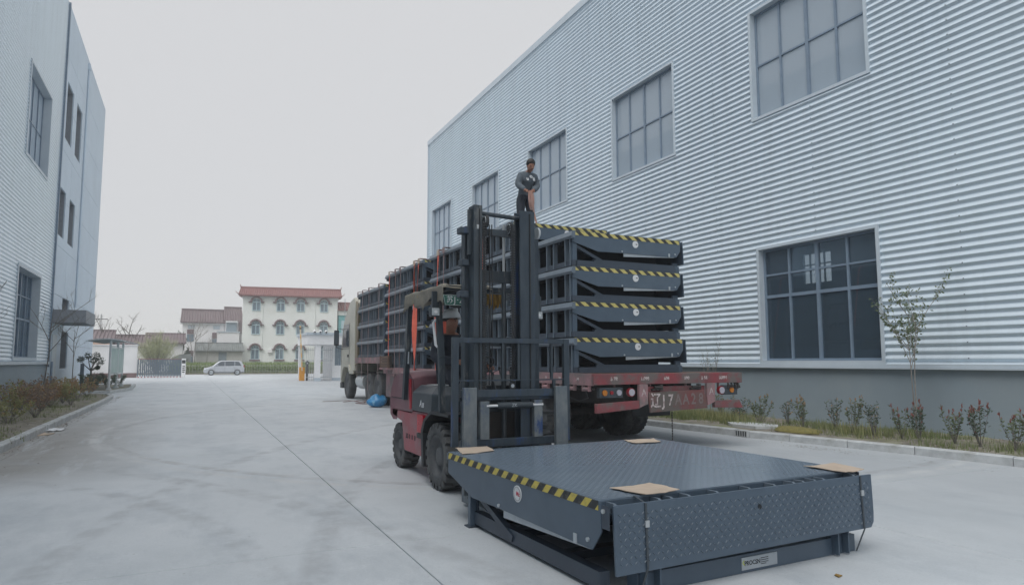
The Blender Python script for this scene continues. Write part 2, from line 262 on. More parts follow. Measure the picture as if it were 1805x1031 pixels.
# ---------------------------------------------------------------- mesh helpers
class MB:
    def __init__(s): s.v = []; s.f = []; s.sm = []
    def add(s, vs, fs, smooth=False):
        b = len(s.v); s.v += [tuple(v) for v in vs]; s.f += [tuple(b+i for i in f) for f in fs]; s.sm += [smooth]*len(fs); return s
    def box(s, x0, x1, y0, y1, z0, z1):
        return s.add([(x0,y0,z0),(x1,y0,z0),(x1,y1,z0),(x0,y1,z0),(x0,y0,z1),(x1,y0,z1),(x1,y1,z1),(x0,y1,z1)],
              [(0,3,2,1),(4,5,6,7),(0,1,5,4),(1,2,6,5),(2,3,7,6),(3,0,4,7)])
    def bar(s, p, q, w, h, up=(0,0,1)):      # rectangular bar from p to q
        p = Vector(p); q = Vector(q); d = (q-p).normalized(); up = Vector(up)
        sd = d.cross(up)
        if sd.length < 1e-4: sd = d.cross(Vector((1,0,0)))
        sd.normalize(); u = sd.cross(d); vs = []
        for e in (p, q):
            for a, b in ((-1,-1),(1,-1),(1,1),(-1,1)): vs.append(e+sd*a*w/2+u*b*h/2)
        return s.add(vs, [(0,1,2,3),(7,6,5,4),(0,4,5,1),(1,5,6,2),(2,6,7,3),(3,7,4,0)])
    def prism(s, poly, axis, a0, a1):         # polygon (two other axes in order) pushed along axis
        n = len(poly); vs = []
        for a in (a0, a1):
            for (u, v) in poly: vs.append({0:(a,u,v),1:(u,a,v),2:(u,v,a)}[axis])
        fs = [tuple(range(n)), tuple(range(2*n-1, n-1, -1))]
        for i in range(n): j = (i+1) % n; fs.append((i, i+n, j+n, j))
        return s.add(vs, fs)
    def cyl(s, p, q, r, n=12, r2=None, smooth=True, caps=True):
        p = Vector(p); q = Vector(q); d = (q-p).normalized(); r2 = r if r2 is None else r2
        a = d.orthogonal().normalized(); b = d.cross(a); vs = []
        for e, rr in ((p, r), (q, r2)):
            for i in range(n): t = 2*math.pi*i/n; vs.append(e+a*math.cos(t)*rr+b*math.sin(t)*rr)
        s.add(vs, [(i, (i+1)%n, (i+1)%n+n, i+n) for i in range(n)], smooth)
        if caps: s.add(vs, [tuple(range(n-1,-1,-1)), tuple(range(n,2*n))])
        return s
    def tube(s, pts, r, n=6, rend=None):
        pts = [Vector(p) for p in pts]; vs = []; m = len(pts); a = None
        for k, p in enumerate(pts):
            d = (pts[min(k+1,m-1)]-pts[max(k-1,0)]).normalized()
            if a is None: a = d.orthogonal().normalized()
            else: a = (a-d*a.dot(d)).normalized()
            b = d.cross(a); rr = r if rend is None else r+(rend-r)*k/(m-1)
            if isinstance(r, (list, tuple)): rr = r[k]
            for i in range(n): t = 2*math.pi*i/n; vs.append(p+a*math.cos(t)*rr+b*math.sin(t)*rr)
        fs = []
        for k in range(m-1):
            for i in range(n): fs.append((k*n+i, k*n+(i+1)%n, (k+1)*n+(i+1)%n, (k+1)*n+i))
        s.add(vs, fs, True); s.add(vs[:n], [tuple(range(n-1,-1,-1))]); s.add(vs[-n:], [tuple(range(n))]); return s
    def lathe(s, prof, c, axis=0, n=28, smooth=True):  # prof: list of (along, radius)
        vs = []
        for (a, r) in prof:
            for i in range(n):
                t = 2*math.pi*i/n; u, v = r*math.cos(t), r*math.sin(t)
                vs.append({0:(c[0]+a,c[1]+u,c[2]+v),1:(c[0]+u,c[1]+a,c[2]+v),2:(c[0]+u,c[1]+v,c[2]+a)}[axis])
        fs = []
        for k in range(len(prof)-1):
            for i in range(n): fs.append((k*n+i, k*n+(i+1)%n, (k+1)*n+(i+1)%n, (k+1)*n+i))
        return s.add(vs, fs, smooth)
    def sphere(s, c, r, n=12, m=8, zs=1.0, z0=-1.0):
        prof = []
        for k in range(m+1):
            t = -math.pi/2+math.pi*k/m
            if math.sin(t) < z0: continue
            prof.append((math.sin(t)*r*zs, max(1e-4, math.cos(t)*r)))
        return s.lathe(prof, c, 2, n)
    def build(s, name, m, parent=None, loc=None, bevel=0, weld=False, **props):
        me = bpy.data.meshes.new(name); me.from_pydata([tuple(v) for v in s.v], [], s.f); me.update()
        me.polygons.foreach_set('use_smooth', s.sm)
        if m is not None: me.materials.append(m)
        return link(name, me, parent, loc, bevel, **props)
def link(name, me, parent=None, loc=None, bevel=0, **props):
    o = bpy.data.objects.new(name, me); col.objects.link(o)
    if parent is not None: o.parent = parent
    if loc is not None: o.location = loc
    if bevel:
        b = o.modifiers.new('bevel', 'BEVEL'); b.width = bevel; b.segments = 2; b.limit_method = 'ANGLE'; b.angle_limit = R(40)
    for k, v in props.items(): o[k] = v
    return o
def thing(name, label, cat, loc=(0,0,0), rz=0, group=None):
    o = bpy.data.objects.new(name, None); col.objects.link(o); o.empty_display_size = .2
    o.location = loc; o.rotation_euler = (0,0,rz); o['label'] = label; o['category'] = cat
    if group: o['group'] = group
    return o
def tag(o, label, cat, group=None):
    o['label'] = label; o['category'] = cat
    if group: o['group'] = group
    return o
def struct(o): o['kind'] = 'structure'; return o
def copy_tree(o, parent=None):
    c = o.copy(); col.objects.link(c); c.parent = parent
    for ch in list(o.children): copy_tree(ch, c)
    return c
def shift(mb, d): mb.v = [(v[0]+d[0], v[1]+d[1], v[2]+d[2]) for v in mb.v]; return mb
def text(s, size, m, parent, loc, rot, name='lettering', ext=.001, sx=1.0, shear=0, align='CENTER', bold=0):
    cu = bpy.data.curves.new(name, 'FONT'); cu.body = s; cu.size = size; cu.extrude = ext; cu.align_x = align; cu.align_y = 'CENTER'; cu.shear = shear; cu.resolution_u = 3; cu.offset = bold
    ob = bpy.data.objects.new('tmp', cu); col.objects.link(ob)
    dg = bpy.context.evaluated_depsgraph_get(); me = bpy.data.meshes.new_from_object(ob.evaluated_get(dg)); me.name = name
    bpy.data.objects.remove(ob); me.materials.clear(); me.materials.append(m)
    o = link(name, me, parent); o.location = loc; o.rotation_euler = rot; o.scale = (sx, 1, 1); return o
# ================================================================ ground
g = MB(); g.add([(-300,-60,-.16),(300,-60,-.16),(300,500,-.16),(-300,500,-.16)], [(0,1,2,3)])
struct(g.build('ground', M['earth']))
yard = MB().box(-9, 13, -8, 67, -.14, -.035).build('yard', M['joint']); struct(yard)
# concrete slabs divided by saw-cut joints
xs = [-6.45, -2.45, 1.56, 5.56, 9.56, 12.75]; ys = [-8, -.8, 5.15, 11.1, 17.1, 23.1, 29.1, 35.1, 41.1, 47.1, 53.1, 60.1, 67]
for i in range(5):
    for j in range(12):
        m = MB(); gx = .0045; gy = .0055
        x0, x1, y0, y1 = xs[i]+gx, xs[i+1]-gx, ys[j]+gy, ys[j+1]-gy
        e = .004
        m.add([(x0,y0,-.05),(x1,y0,-.05),(x1,y1,-.05),(x0,y1,-.05),(x0,y0,-e),(x1,y0,-e),(x1,y1,-e),(x0,y1,-e),
               (x0+e,y0+e,0),(x1-e,y0+e,0),(x1-e,y1-e,0),(x0+e,y1-e,0)],
              [(0,1,5,4),(1,2,6,5),(2,3,7,6),(3,0,4,7),(4,5,9,8),(5,6,10,9),(6,7,11,10),(7,4,8,11),(8,9,10,11)])
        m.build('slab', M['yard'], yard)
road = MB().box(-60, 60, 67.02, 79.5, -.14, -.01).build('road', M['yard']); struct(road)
verge = MB().box(-60, 60, 79.5, 96, -.14, .12).build('verge', M['soil']); struct(verge)

# ================================================================ planting beds and kerbs
def kerb_run(parent, pts, w, h, length, mm=M['kerb']):
    for a, b in zip(pts[:-1], pts[1:]):
        a = Vector((*a, 0)); b = Vector((*b, 0)); L = (b-a).length; n = max(1, round(L/length)); d = (b-a).normalized(); s = Vector((d.y, -d.x, 0))
        for k in range(n):
            l = L/n; o = MB(); jz = random.uniform(-.005, .005); jx = random.uniform(-.006, .006)
            x0, x1 = .006, l-.006; c = .018
            vs = []
            for x in (x0, x1):
                for (y, z) in ((0,-.03),(0,h-c),(c,h),(w-c,h),(w,h-c),(w,-.03)): vs.append((x, y, z))
            o.add(vs, [(0,1,2,3,4,5),(11,10,9,8,7,6)]+[(i,i+6,(i+1)%6+6,(i+1)%6) for i in range(6)])
            q = o.build('kerb_stone', mm, parent); p = a+d*(l*k)+s*jx
            q.location = (p.x, p.y, jz); q.rotation_euler = (0, random.uniform(-.002,.002), math.atan2(d.y, d.x))
kr = thing('kerb', 'pale concrete kerb along the red-tipped shrub bed, under the white ribbed wall', 'kerb', (0,0,0))
# direction chosen so that the stone's width runs into the bed
kerb_run(kr, [(10.46, 3.2),(10.42,5.13),(10.30,6.4),(10.12,7.4),(9.93,8.4),(9.74,9.15)][::-1], .16, .13, 1.0)
kerb_run(kr, [(9.74,9.50),(9.62,10.6),(9.52,12.0),(9.50,16),(9.5,34)][::-1], .16, .13, 1.0)
kl = thing('kerb', 'pale concrete kerb in front of the orange and brown shrubs, left of the yard', 'kerb', (0,0,0))
kerb_run(kl, [(-2.66,8.0),(-2.64,12.6),(-2.63,17.2),(-2.60,21.4),(-2.57,26.3),(-2.64,29.5)], .15, .13, .95)
kerb_run(kl, [(-2.64,29.5),(-2.95,31.2),(-3.4,31.9),(-4.2,32.0)], .15, .13, .8)
kn = thing('kerb', 'pale concrete kerb around the bed under the glass notice board', 'kerb', (0,0,0))
kerb_run(kn, [(-4.6,33.6),(-3.15,33.4)], .15, .14, .9); kerb_run(kn, [(-3.15,33.4),(-2.55,37.4),(-2.8,43.5)], .15, .14, .95)
def bed(name, poly, z, amp, cell=.12, mm=M['soil']):
    xs_ = [p[0] for p in poly]; ys_ = [p[1] for p in poly]
    def inside(x, y):
        c = False
        for i in range(len(poly)):
            (x1,y1),(x2,y2) = poly[i], poly[i-1]
            if (y1 > y) != (y2 > y) and x < (x2-x1)*(y-y1)/(y2-y1)+x1: c = not c
        return c
    m = MB(); from mathutils import noise
    nx = int((max(xs_)-min(xs_))/cell)+1; ny = int((max(ys_)-min(ys_))/cell)+1
    idx = {}; vs = []; fs = []
    def vid(i, j):
        if (i,j) not in idx:
            x = min(xs_)+i*cell; y = min(ys_)+j*cell
            idx[(i,j)] = len(vs); vs.append((x, y, z+amp*noise.fractal(Vector((x*1.3,y*1.3,3)), 1, 2, 4)+.5*amp*noise.noise(Vector((x*9,y*9,1)))))
        return idx[(i,j)]
    for i in range(nx):
        for j in range(ny):
            if inside(min(xs_)+(i+.5)*cell, min(ys_)+(j+.5)*cell): fs.append((vid(i,j),vid(i+1,j),vid(i+1,j+1),vid(i,j+1)))
    m.add(vs, fs, True)
    return struct(m.build(name, mm))
bed('planting_bed', [(10.56,3.0),(12.85,3.0),(12.85,34),(9.64,34),(9.64,11.9),(9.78,10.2),(10.04,8.6),(10.28,7.2),(10.46,6.1),(10.56,5.1)], .10, .035)
bed('planting_bed', [(-2.76,8.2),(-2.76,12.6),(-2.72,21.4),(-2.69,26.3),(-2.78,29.5),(-3.1,31.2),(-3.5,31.8),(-5.8,31.9),(-5.8,8.2)], .09, .03, .15)
bed('planting_bed', [(-3.3,33.6),(-2.72,37.4),(-2.95,43.4),(-5.8,43.4),(-5.8,33.8),(-4.6,33.8)], .11, .03, .2)

# ================================================================ corrugated cladding
PITCH = .145
def rib_profile(z0, z1, amp):
    # dense list of (offset, z) that follows the fixed rib phase
    base = [(0,0.0),(.03,.05),(.29,.94),(.33,1.0),(.37,.99),(.60,.74),(.68,.62),(.97,.03)]
    pts = []; k = int(z0/PITCH)-1
    while k*PITCH < z1+PITCH:
        for (t, a) in base: pts.append((k*PITCH+t*PITCH, a*amp))
        k += 1
    res = []
    def interp(z):
        for (za,aa),(zb,ab) in zip(pts[:-1], pts[1:]):
            if za <= z <= zb: return aa+(ab-aa)*(z-za)/(zb-za+1e-9)
        return 0
    res.append((interp(z0), z0)); res += [(a, z) for (z, a) in pts if z0+.004 < z < z1-.004]; res.append((interp(z1), z1))
    return res
def clad_sheet(parent, X, sgn, y0, y1, z0, z1, amp=.052):
    if z1-z0 < .02 or y1-y0 < .02: return
    pr = rib_profile(z0, z1, amp); n = len(pr); vs = []
    for y in (y0+.001, y1-.001):
        for (a, z) in pr: vs.append((X+sgn*a, y, z))
    fs = [(i, i+1, i+1+n, i+n) if sgn > 0 else (i, i+n, i+1+n, i+1) for i in range(n-1)]
    MB().add(vs, fs, True).build('cladding_sheet', M['clad'], parent)

def window_unit(parent, X, sgn, y0, y1, z0, z1, glass, low=False, depth=.16, ncol=4, label=None, zrows=None, trimw=.07, po=.066):
    # sgn: direction the wall faces (-1 faces -X)
    s = sgn; xo = X+s*po; xi = X-s*depth
    wn = MB()   # the outer flashing round the opening
    a0, a1 = sorted((xo, X-s*.0))
    b0, b1 = sorted((xo-s*.002, xi))
    wn.box(a0, a1, y0-trimw, y0, z0-trimw, z1+trimw); wn.box(a0, a1, y1, y1+trimw, z0-trimw, z1+trimw)
    wn.box(a0, a1, y0, y1, z1, z1+trimw); wn.box(a0, a1, y0, y1, z0-trimw, z0)
    c0, c1 = sorted((X, xi))
    wn.box(c0, c1, y0-.02, y0, z0-.02, z1+.02); wn.box(c0, c1, y1, y1+.02, z0-.02, z1+.02); wn.box(c0, c1, y0, y1, z1, z1+.02); wn.box(c0, c1, y0, y1, z0-.02, z0)
    win = wn.build('window', M['trim'], parent)
    if label: win['label'] = label
    f0, f1 = sorted((xi+s*.005, xi+s*.065)); fr = MB(); t = .055
    fr.box(f0, f1, y0, y0+t, z0, z1); fr.box(f0, f1, y1-t, y1, z0, z1); fr.box(f0, f1, y0+t, y1-t, z0, z0+t); fr.box(f0, f1, y0+t, y1-t, z1-t, z1)
    fr.build('frame', M['frame'], win)
    W = y1-y0; cols = [y0+W*k/ncol for k in range(ncol+1)]
    rows = zrows if zrows else [z0, (z0+z1)/2, z1]
    mu = MB(); g0, g1 = sorted((xi+s*.0, xi+s*.075))
    for k in range(1, ncol):
        tt = .04 if k == ncol//2 else .026
        mu.box(g0, g1, cols[k]-tt, cols[k]+tt, z0+t, z1-t)
    mu.build('mullion', M['frame'], win)
    h0, h1 = sorted((xi+s*.008, xi+s*.068))
    for r_, zr in enumerate(rows[1:-1]):
        tt = .038 if (low and r_ == 0) else .022; tr = MB()
        for k in range(ncol):
            ya = cols[k]+(.04 if k == ncol//2 else .026 if k else t); yb = cols[k+1]-(.04 if k+1 == ncol//2 else .026 if k+1 < ncol else t)
            tr.box(h0, h1, ya, yb, zr-tt, zr+tt)
        tr.build('transom', M['frame'], win)
    for k in range(ncol):
        for r_ in range(len(rows)-1):
            MB().box(*sorted((xi+s*.028, xi+s*.034)), cols[k]+.012, cols[k+1]-.012, rows[r_]+.012, rows[r_+1]-.012).build('pane', glass, win)
    return win

# ================================================================ right factory building
X0 = 12.8
rb = thing('factory_building', 'long white horizontally ribbed steel factory hall right of the truck, on a grey rendered base', 'building', (12.8, 14, 0))
rb.location = (0,0,0)
wins = [8.46+5.96*k for k in range(-3, 5)]
YE = 36.05; YS = -14.0; ZB = 1.40; ZT = 14.55
low = {3: True, 1: True, 0: True}
ycuts = [YS]
for k, y in enumerate(wins):
    y0, y1 = y, y+3.0
    pz = [(7.57, 10.33)] + ([(1.47, 4.2)] if k in low else [])
    pz.sort()
    # column above / below / between the openings
    z = ZB
    for (a, b) in pz: clad_sheet(rb, X0, -1, y0, y1, z, a); z = b
    clad_sheet(rb, X0, -1, y0, y1, z, ZT)
    lo_ = wins[k-1]+3.0 if k else YS
    clad_sheet(rb, X0, -1, lo_, y0, ZB, 5.9); clad_sheet(rb, X0, -1, lo_, y0, 5.9, ZT)
clad_sheet(rb, X0, -1, wins[-1]+3.0, YE, ZB, 5.9); clad_sheet(rb, X0, -1, wins[-1]+3.0, YE, 5.9, ZT)
for k, y in enumerate(wins):
    window_unit(rb, X0, -1, y, y+3.0, 7.57, 10.33, M['glass_up'])
    if k in low: window_unit(rb, X0, -1, y, y+3.0, 1.47, 4.2, M['glass_lo'], low=True, zrows=[1.47, 3.03, 3.56, 4.2])
m = MB().box(X0-.0, X0+.24, YS, YE, -.1, 1.33); m.build('base_wall', M['render_grey'], rb)
fl = MB().box(X0-.088, X0+.02, YS, YE, 1.333, 1.40); fl.box(X0-.11, X0-.0, YS, YE, 1.30, 1.331); fl.build('drip_flashing', M['trim'], rb)
fl = MB().box(X0-.10, X0+.25, YS, YE+.1, ZT+.002, ZT+.27); fl.box(X0-.085, X0-.0, YE-.0, YE+.085, ZB, ZT); fl.build('roof_edge', M['trim'], rb)
# shell: inner skin in pieces round the openings, gable, back, roof, floor
inner = MB(); xi0, xi1 = X0+.17, X0+.22
prev = YS
for k, y in enumerate(wins):
    inner.box(xi0, xi1, prev, y-.02, 1.34, ZT)
    inner.box(xi0, xi1, y-.02, y+3.02, 10.35, ZT)
    if k in low: inner.box(xi0, xi1, y-.02, y+3.02, 4.22, 7.55)
    else: inner.box(xi0, xi1, y-.02, y+3.02, 1.34, 7.55)
    prev = y+3.02
inner.box(xi0, xi1, prev, YE, 1.34, ZT)
inner.build('inner_wall', M['room2'], rb)
XB = 31.0
bk = MB(); ops = [(23.10, 24.85, 5.75, 7.38)]
for k in range(-3, 5):
    if k != 2: ops.append((23.10+5.96*k-11.92, 24.85+5.96*k-11.92, 5.75, 7.38))
ops = sorted(set([(round(a,2),round(b,2),c,d) for a,b,c,d in ops if a > YS and b < YE]))
clean = []
for o_ in ops:
    if not clean or o_[0] > clean[-1][1]+.3: clean.append(o_)
    elif abs(o_[0]-23.10) < .01: clean[-1] = o_
prev = YS
for (a, b, c, d) in clean:
    bk.box(XB, XB+.2, prev, a, -.1, ZT); bk.box(XB, XB+.2, a, b, -.1, c); bk.box(XB, XB+.2, a, b, d, ZT); prev = b
bk.box(XB, XB+.2, prev, YE, -.1, ZT); bk.build('back_wall', M['room'], rb)
bb = MB()
for (a, b, c, d) in clean:
    for q in (1, 2, 3): bb.box(XB+.05, XB+.12, a+(b-a)*q/4-.04, a+(b-a)*q/4+.04, c, d)
    bb.box(XB+.06, XB+.11, a, b, (c+d)/2+.18, (c+d)/2+.25)
bb.build('back_window_bars', M['frame'], rb)
MB().box(X0+.24, XB, YS, YE, -.1, .02).build('floor', M['room'], rb)
MB().box(X0+.24, XB, YS, YE, ZT-.1, ZT).build('roof', M['room2'], rb)
ga = MB().box(X0, XB+.2, YE, YE+.08, -.1, ZT); ga.box(X0+.24, XB, YS-.1, YS, -.1, ZT); ga.build('gable_wall', M['clad'], rb)
be = MB()
for k in range(-2, 7):
    y = 2.2+5.96*k-2.6
    be.box(X0+.3, X0+.65, y, y+.3, .02, 12.6); be.box(X0+.65, XB, y+.08, y+.22, 12.0, 12.6)
be.box(X0+.35, X0+.6, YS, YE, 6.3, 6.6); be.build('steel_beam', M['room2'], rb)
# benches, crates and a machine standing inside behind the low window
mc = MB(); mc.box(15.2, 16.4, 9.2, 10.7, .02, 1.75); mc.box(15.4, 16.2, 10.75, 11.9, .02, 2.0); mc.prism([(9.0,.02),(9.0,2.1),(8.5,1.6),(8.5,.02)], 0, 15.3, 16.1); mc.build('workbench', M['room2'], rb)
em = bpy.data.materials.new('lamp_glow'); em.use_nodes = True
em.node_tree.nodes['Principled BSDF'].inputs['Emission Color'].default_value = (1, 1, 1, 1); em.node_tree.nodes['Principled BSDF'].inputs['Emission Strength'].default_value = 5
for (x, y, z, lb) in ((18.0, 13.55, 10.15, 'glowing white dome lamp hanging inside, seen through the highest right-hand window'), (18.0, 23.67, 10.33, 'glowing white dome lamp hanging inside, seen through the middle upper window')):
    t = thing('hall_lamp', lb, 'lamp', (x, y, z), 0, 'hall lamps behind the upper windows')
    MB().lathe([(-.12,.30),(-.10,.31),(.05,.22),(.14,.12),(.2,.04)], (0,0,0), 2, 20).build('lamp_shade', em, t)
    MB().cyl((0,0,.2),(0,0,12.0-z+.0),.012,6).build('cord', M['black'], t)
# rows of fixing screws in the valleys
sc_ = MB()
for y in [YS+2.98*k for k in range(1, 17)]:
    z = ZB+.10; kk = 0
    while z < ZT-.1:
        zz = (int(z/PITCH)+.40)*PITCH; kk += 1
        inwin = any(w_-.1 < y < w_+3.1 and ((7.4 < zz < 10.45) or (k in low and 1.3 < zz < 4.3)) for k, w_ in enumerate(wins))
        if not inwin: sc_.box(X0-.057, X0-.046, y-.009, y+.009, zz-.008, zz+.010)
        z += PITCH*2
o = sc_.build('fixing_screws', M['screw'], rb); o['kind'] = 'stuff'
# end lap seams of the sheets
for y in [YS+5.96*k+2.9 for k in range(1, 9)]:
    pass

# ================================================================ left building
XL = -5.8
lb = thing('office_building', 'tall grey building on the left, ribbed white steel hall with a smooth panelled end', 'building', (0,0,0))
YC = 34.75; YEND = 49.5; ZR = 18.4
uy = [(28.3-11.5*k, 32.1-11.5*k) for k in range(0, 3)][::-1]; uz = (9.2, 12.65); lz = (1.60, 4.93)
prev = -8.0
AMPL = .036
for (a, b) in uy:
    clad_sheet(lb, XL, 1, prev, a, 1.45, 9.2, AMPL); clad_sheet(lb, XL, 1, prev, a, 9.2, ZR, AMPL)
    clad_sheet(lb, XL, 1, a, b, lz[1], uz[0], AMPL); clad_sheet(lb, XL, 1, a, b, uz[1], ZR, AMPL); clad_sheet(lb, XL, 1, a, b, 1.45, lz[0], AMPL)
    window_unit(lb, XL, 1, a, b, uz[0], uz[1], M['glass_up'], depth=.30, ncol=4, trimw=.11, po=.06)
    window_unit(lb, XL, 1, a, b, lz[0], lz[1], M['glass_lo'], depth=.30, ncol=4, low=True, zrows=[lz[0], 3.1, 4.0, lz[1]], trimw=.11, po=.06)
    prev = b
clad_sheet(lb, XL, 1, prev, YC, 1.45, 9.2, AMPL); clad_sheet(lb, XL, 1, prev, YC, 9.2, ZR, AMPL)
MB().box(XL-.2, XL-.005, -8, YC, -.1, 1.33).build('base_wall', M['render_grey'], lb)
MB().box(XL-.02, XL+.10, -8, YC-.05, 1.333, 1.45).build('drip_flashing', M['trim'], lb)
cf = MB().box(XL-.02, XL+.10, YC-.05, YC+.06, 1.2, ZR); cf.build('corner_flashing', M['frame'], lb)
inn = MB(); prev = -8
for (a, b) in uy:
    inn.box(XL-.55, XL-.5, prev, a-.02, 0, ZR); inn.box(XL-.55, XL-.5, a-.02, b+.02, lz[1]+.02, uz[0]-.02); inn.box(XL-.55, XL-.5, a-.02, b+.02, uz[1]+.02, ZR); inn.box(XL-.55, XL-.5, a-.02, b+.02, 0, lz[0]-.02); prev = b+.02
inn.box(XL-.55, XL-.5, prev, YC, 0, ZR); inn.build('inner_wall', M['room2'], lb)
sh = MB().box(XL-12, XL-11.8, -8, YEND, -.1, ZR); sh.box(XL-11.8, XL-.56, -8, -7.8, -.1, ZR); sh.box(XL-11.8, XL-.4, YC, YC+.2, -.1, ZR-.12); sh.build('back_wall', M['room'], lb)
MB().box(XL-11.8, XL-.56, -7.8, YC, ZR-.1, ZR).build('roof', M['room2'], lb)
# smooth end: wall panels with recessed joints round the slit windows
wy = [(35.75, 37.55), (38.6, 40.35)]; fl3 = [(12.15, 14.95), (7.4, 9.68)]
holes = [(a-(.55 if c < 10 else 0), b-(.6 if c < 10 else 0), c, d) for (a, b) in wy for (c, d) in fl3] + [(37.65, 39.6, 3.95, 4.6), (37.9, 39.9, 1.1, 2.95)]
xg = [YC+.07, 35.75, 37.55, 38.6, 40.35, 42.8, 46.2, YEND]; zg = [0, 2.05, 4.1, 5.75, 7.4, 9.68, 12.15, 14.95, 17.1, ZR]
def cell_free(y0, y1, z0, z1):
    # subtract the holes from a panel cell, return the rectangles that stay
    rects = [(y0, y1, z0, z1)]
    for (a, b, c, d) in holes:
        new = []
        for (p, q, r_, s_) in rects:
            if a >= q or b <= p or c >= s_ or d <= r_: new.append((p,q,r_,s_)); continue
            if a > p: new.append((p, a, r_, s_))
            if b < q: new.append((b, q, r_, s_))
            pa, qb = max(p, a), min(q, b)
            if c > r_: new.append((pa, qb, r_, c))
            if d < s_: new.append((pa, qb, d, s_))
        rects = new
    return rects
zgr = [0, 2.3, 4.6, 6.9, 9.2, 11.5, 13.8, 16.1, ZR]; xgr = [YC+.07, 38.07, 41.4, 42.8, 46.15, YEND]
for i in range(len(xgr)-1):
    for j in range(len(zgr)-1):
        rs = cell_free(xgr[i], xgr[i+1], zgr[j], zgr[j+1]); g_ = .009
        mm_ = MB()
        for (p, q, r_, s_) in rs:
            p2 = p+g_ if abs(p-xgr[i]) < 1e-6 else p; q2 = q-g_ if abs(q-xgr[i+1]) < 1e-6 else q
            r2 = r_+g_ if abs(r_-zgr[j]) < 1e-6 else r_; s2 = s_-g_ if abs(s_-zgr[j+1]) < 1e-6 else s_
            mm_.box(XL-.06, XL, p2, q2, r2, s2)
        if mm_.v: mm_.build('wall_panel', M['panel'], lb)
bkp = MB()
for (p, q, r_, s_) in cell_free(YC+.07, YEND, -.1, ZR): bkp.box(XL-.40, XL-.065, p, q, r_, s_)
bkp.build('wall_core', M['panel_dk'], lb)
dp = MB().cyl((XL+.05, 41.4, 4.4), (XL+.05, 41.4, ZR-.1), .05, 8); dp.box(XL, XL+.12, 41.3, 41.5, ZR-.5, ZR-.2); dp.build('downpipe', M['panel'], lb)
MB().box(XL-11.8, XL-.065, YEND-.12, YEND-.0, -.1, ZR-.02).build('gable_wall', M['panel'], lb)
MB().box(XL-11.8, XL+.0, YC+.21, YEND, ZR, ZR+.12).build('parapet', M['panel'], lb)
for (a, b, c, d) in holes:
    w_ = MB().box(XL-.38, XL-.34, a, a+.05, c, d); w_.box(XL-.38, XL-.34, b-.05, b, c, d); w_.box(XL-.38, XL-.34, a+.05, b-.05, c, c+.05); w_.box(XL-.38, XL-.34, a+.05, b-.05, d-.05, d)
    w_.box(XL-.38, XL-.34, (a+b)/2-.025, (a+b)/2+.025, c+.05, d-.05)
    if d-c > 1.5: w_.box(XL-.375, XL-.345, a+.05, (a+b)/2-.03, c+(d-c)*.66, c+(d-c)*.66+.05); w_.box(XL-.375, XL-.345, (a+b)/2+.03, b-.05, c+(d-c)*.66, c+(d-c)*.66+.05)
    ww = w_.build('window', M['frame'], lb); MB().box(XL-.37, XL-.36, a+.03, b-.03, c+.03, d-.03).build('pane', M['glassfar'], ww)
# entrance: door and canopy
MB().box(XL+.002, XL+.03, 35.6, 36.7, .1, 2.7).build('door', M['trim'], lb)
cn = MB().box(XL+.001, -4.43, 35.0, 38.2, 3.24, 3.30); cn.box(-4.5, -4.43, 35.0, 38.2, 3.301, 3.83); cn.box(XL+.001, -4.501, 35.0, 35.07, 3.301, 3.83); cn.box(XL+.001, -4.501, 38.13, 38.2, 3.301, 3.83); cn.box(XL+.001, -4.501, 35.071, 38.129, 3.7, 3.76)
cn.build('canopy', M['panel_dk'], lb)
dr = MB().cyl((XL+.25, 34.35, .1), (XL+.25, 34.35, 1.45), .05, 8); dr.build('drainpipe', M['frame'], lb)
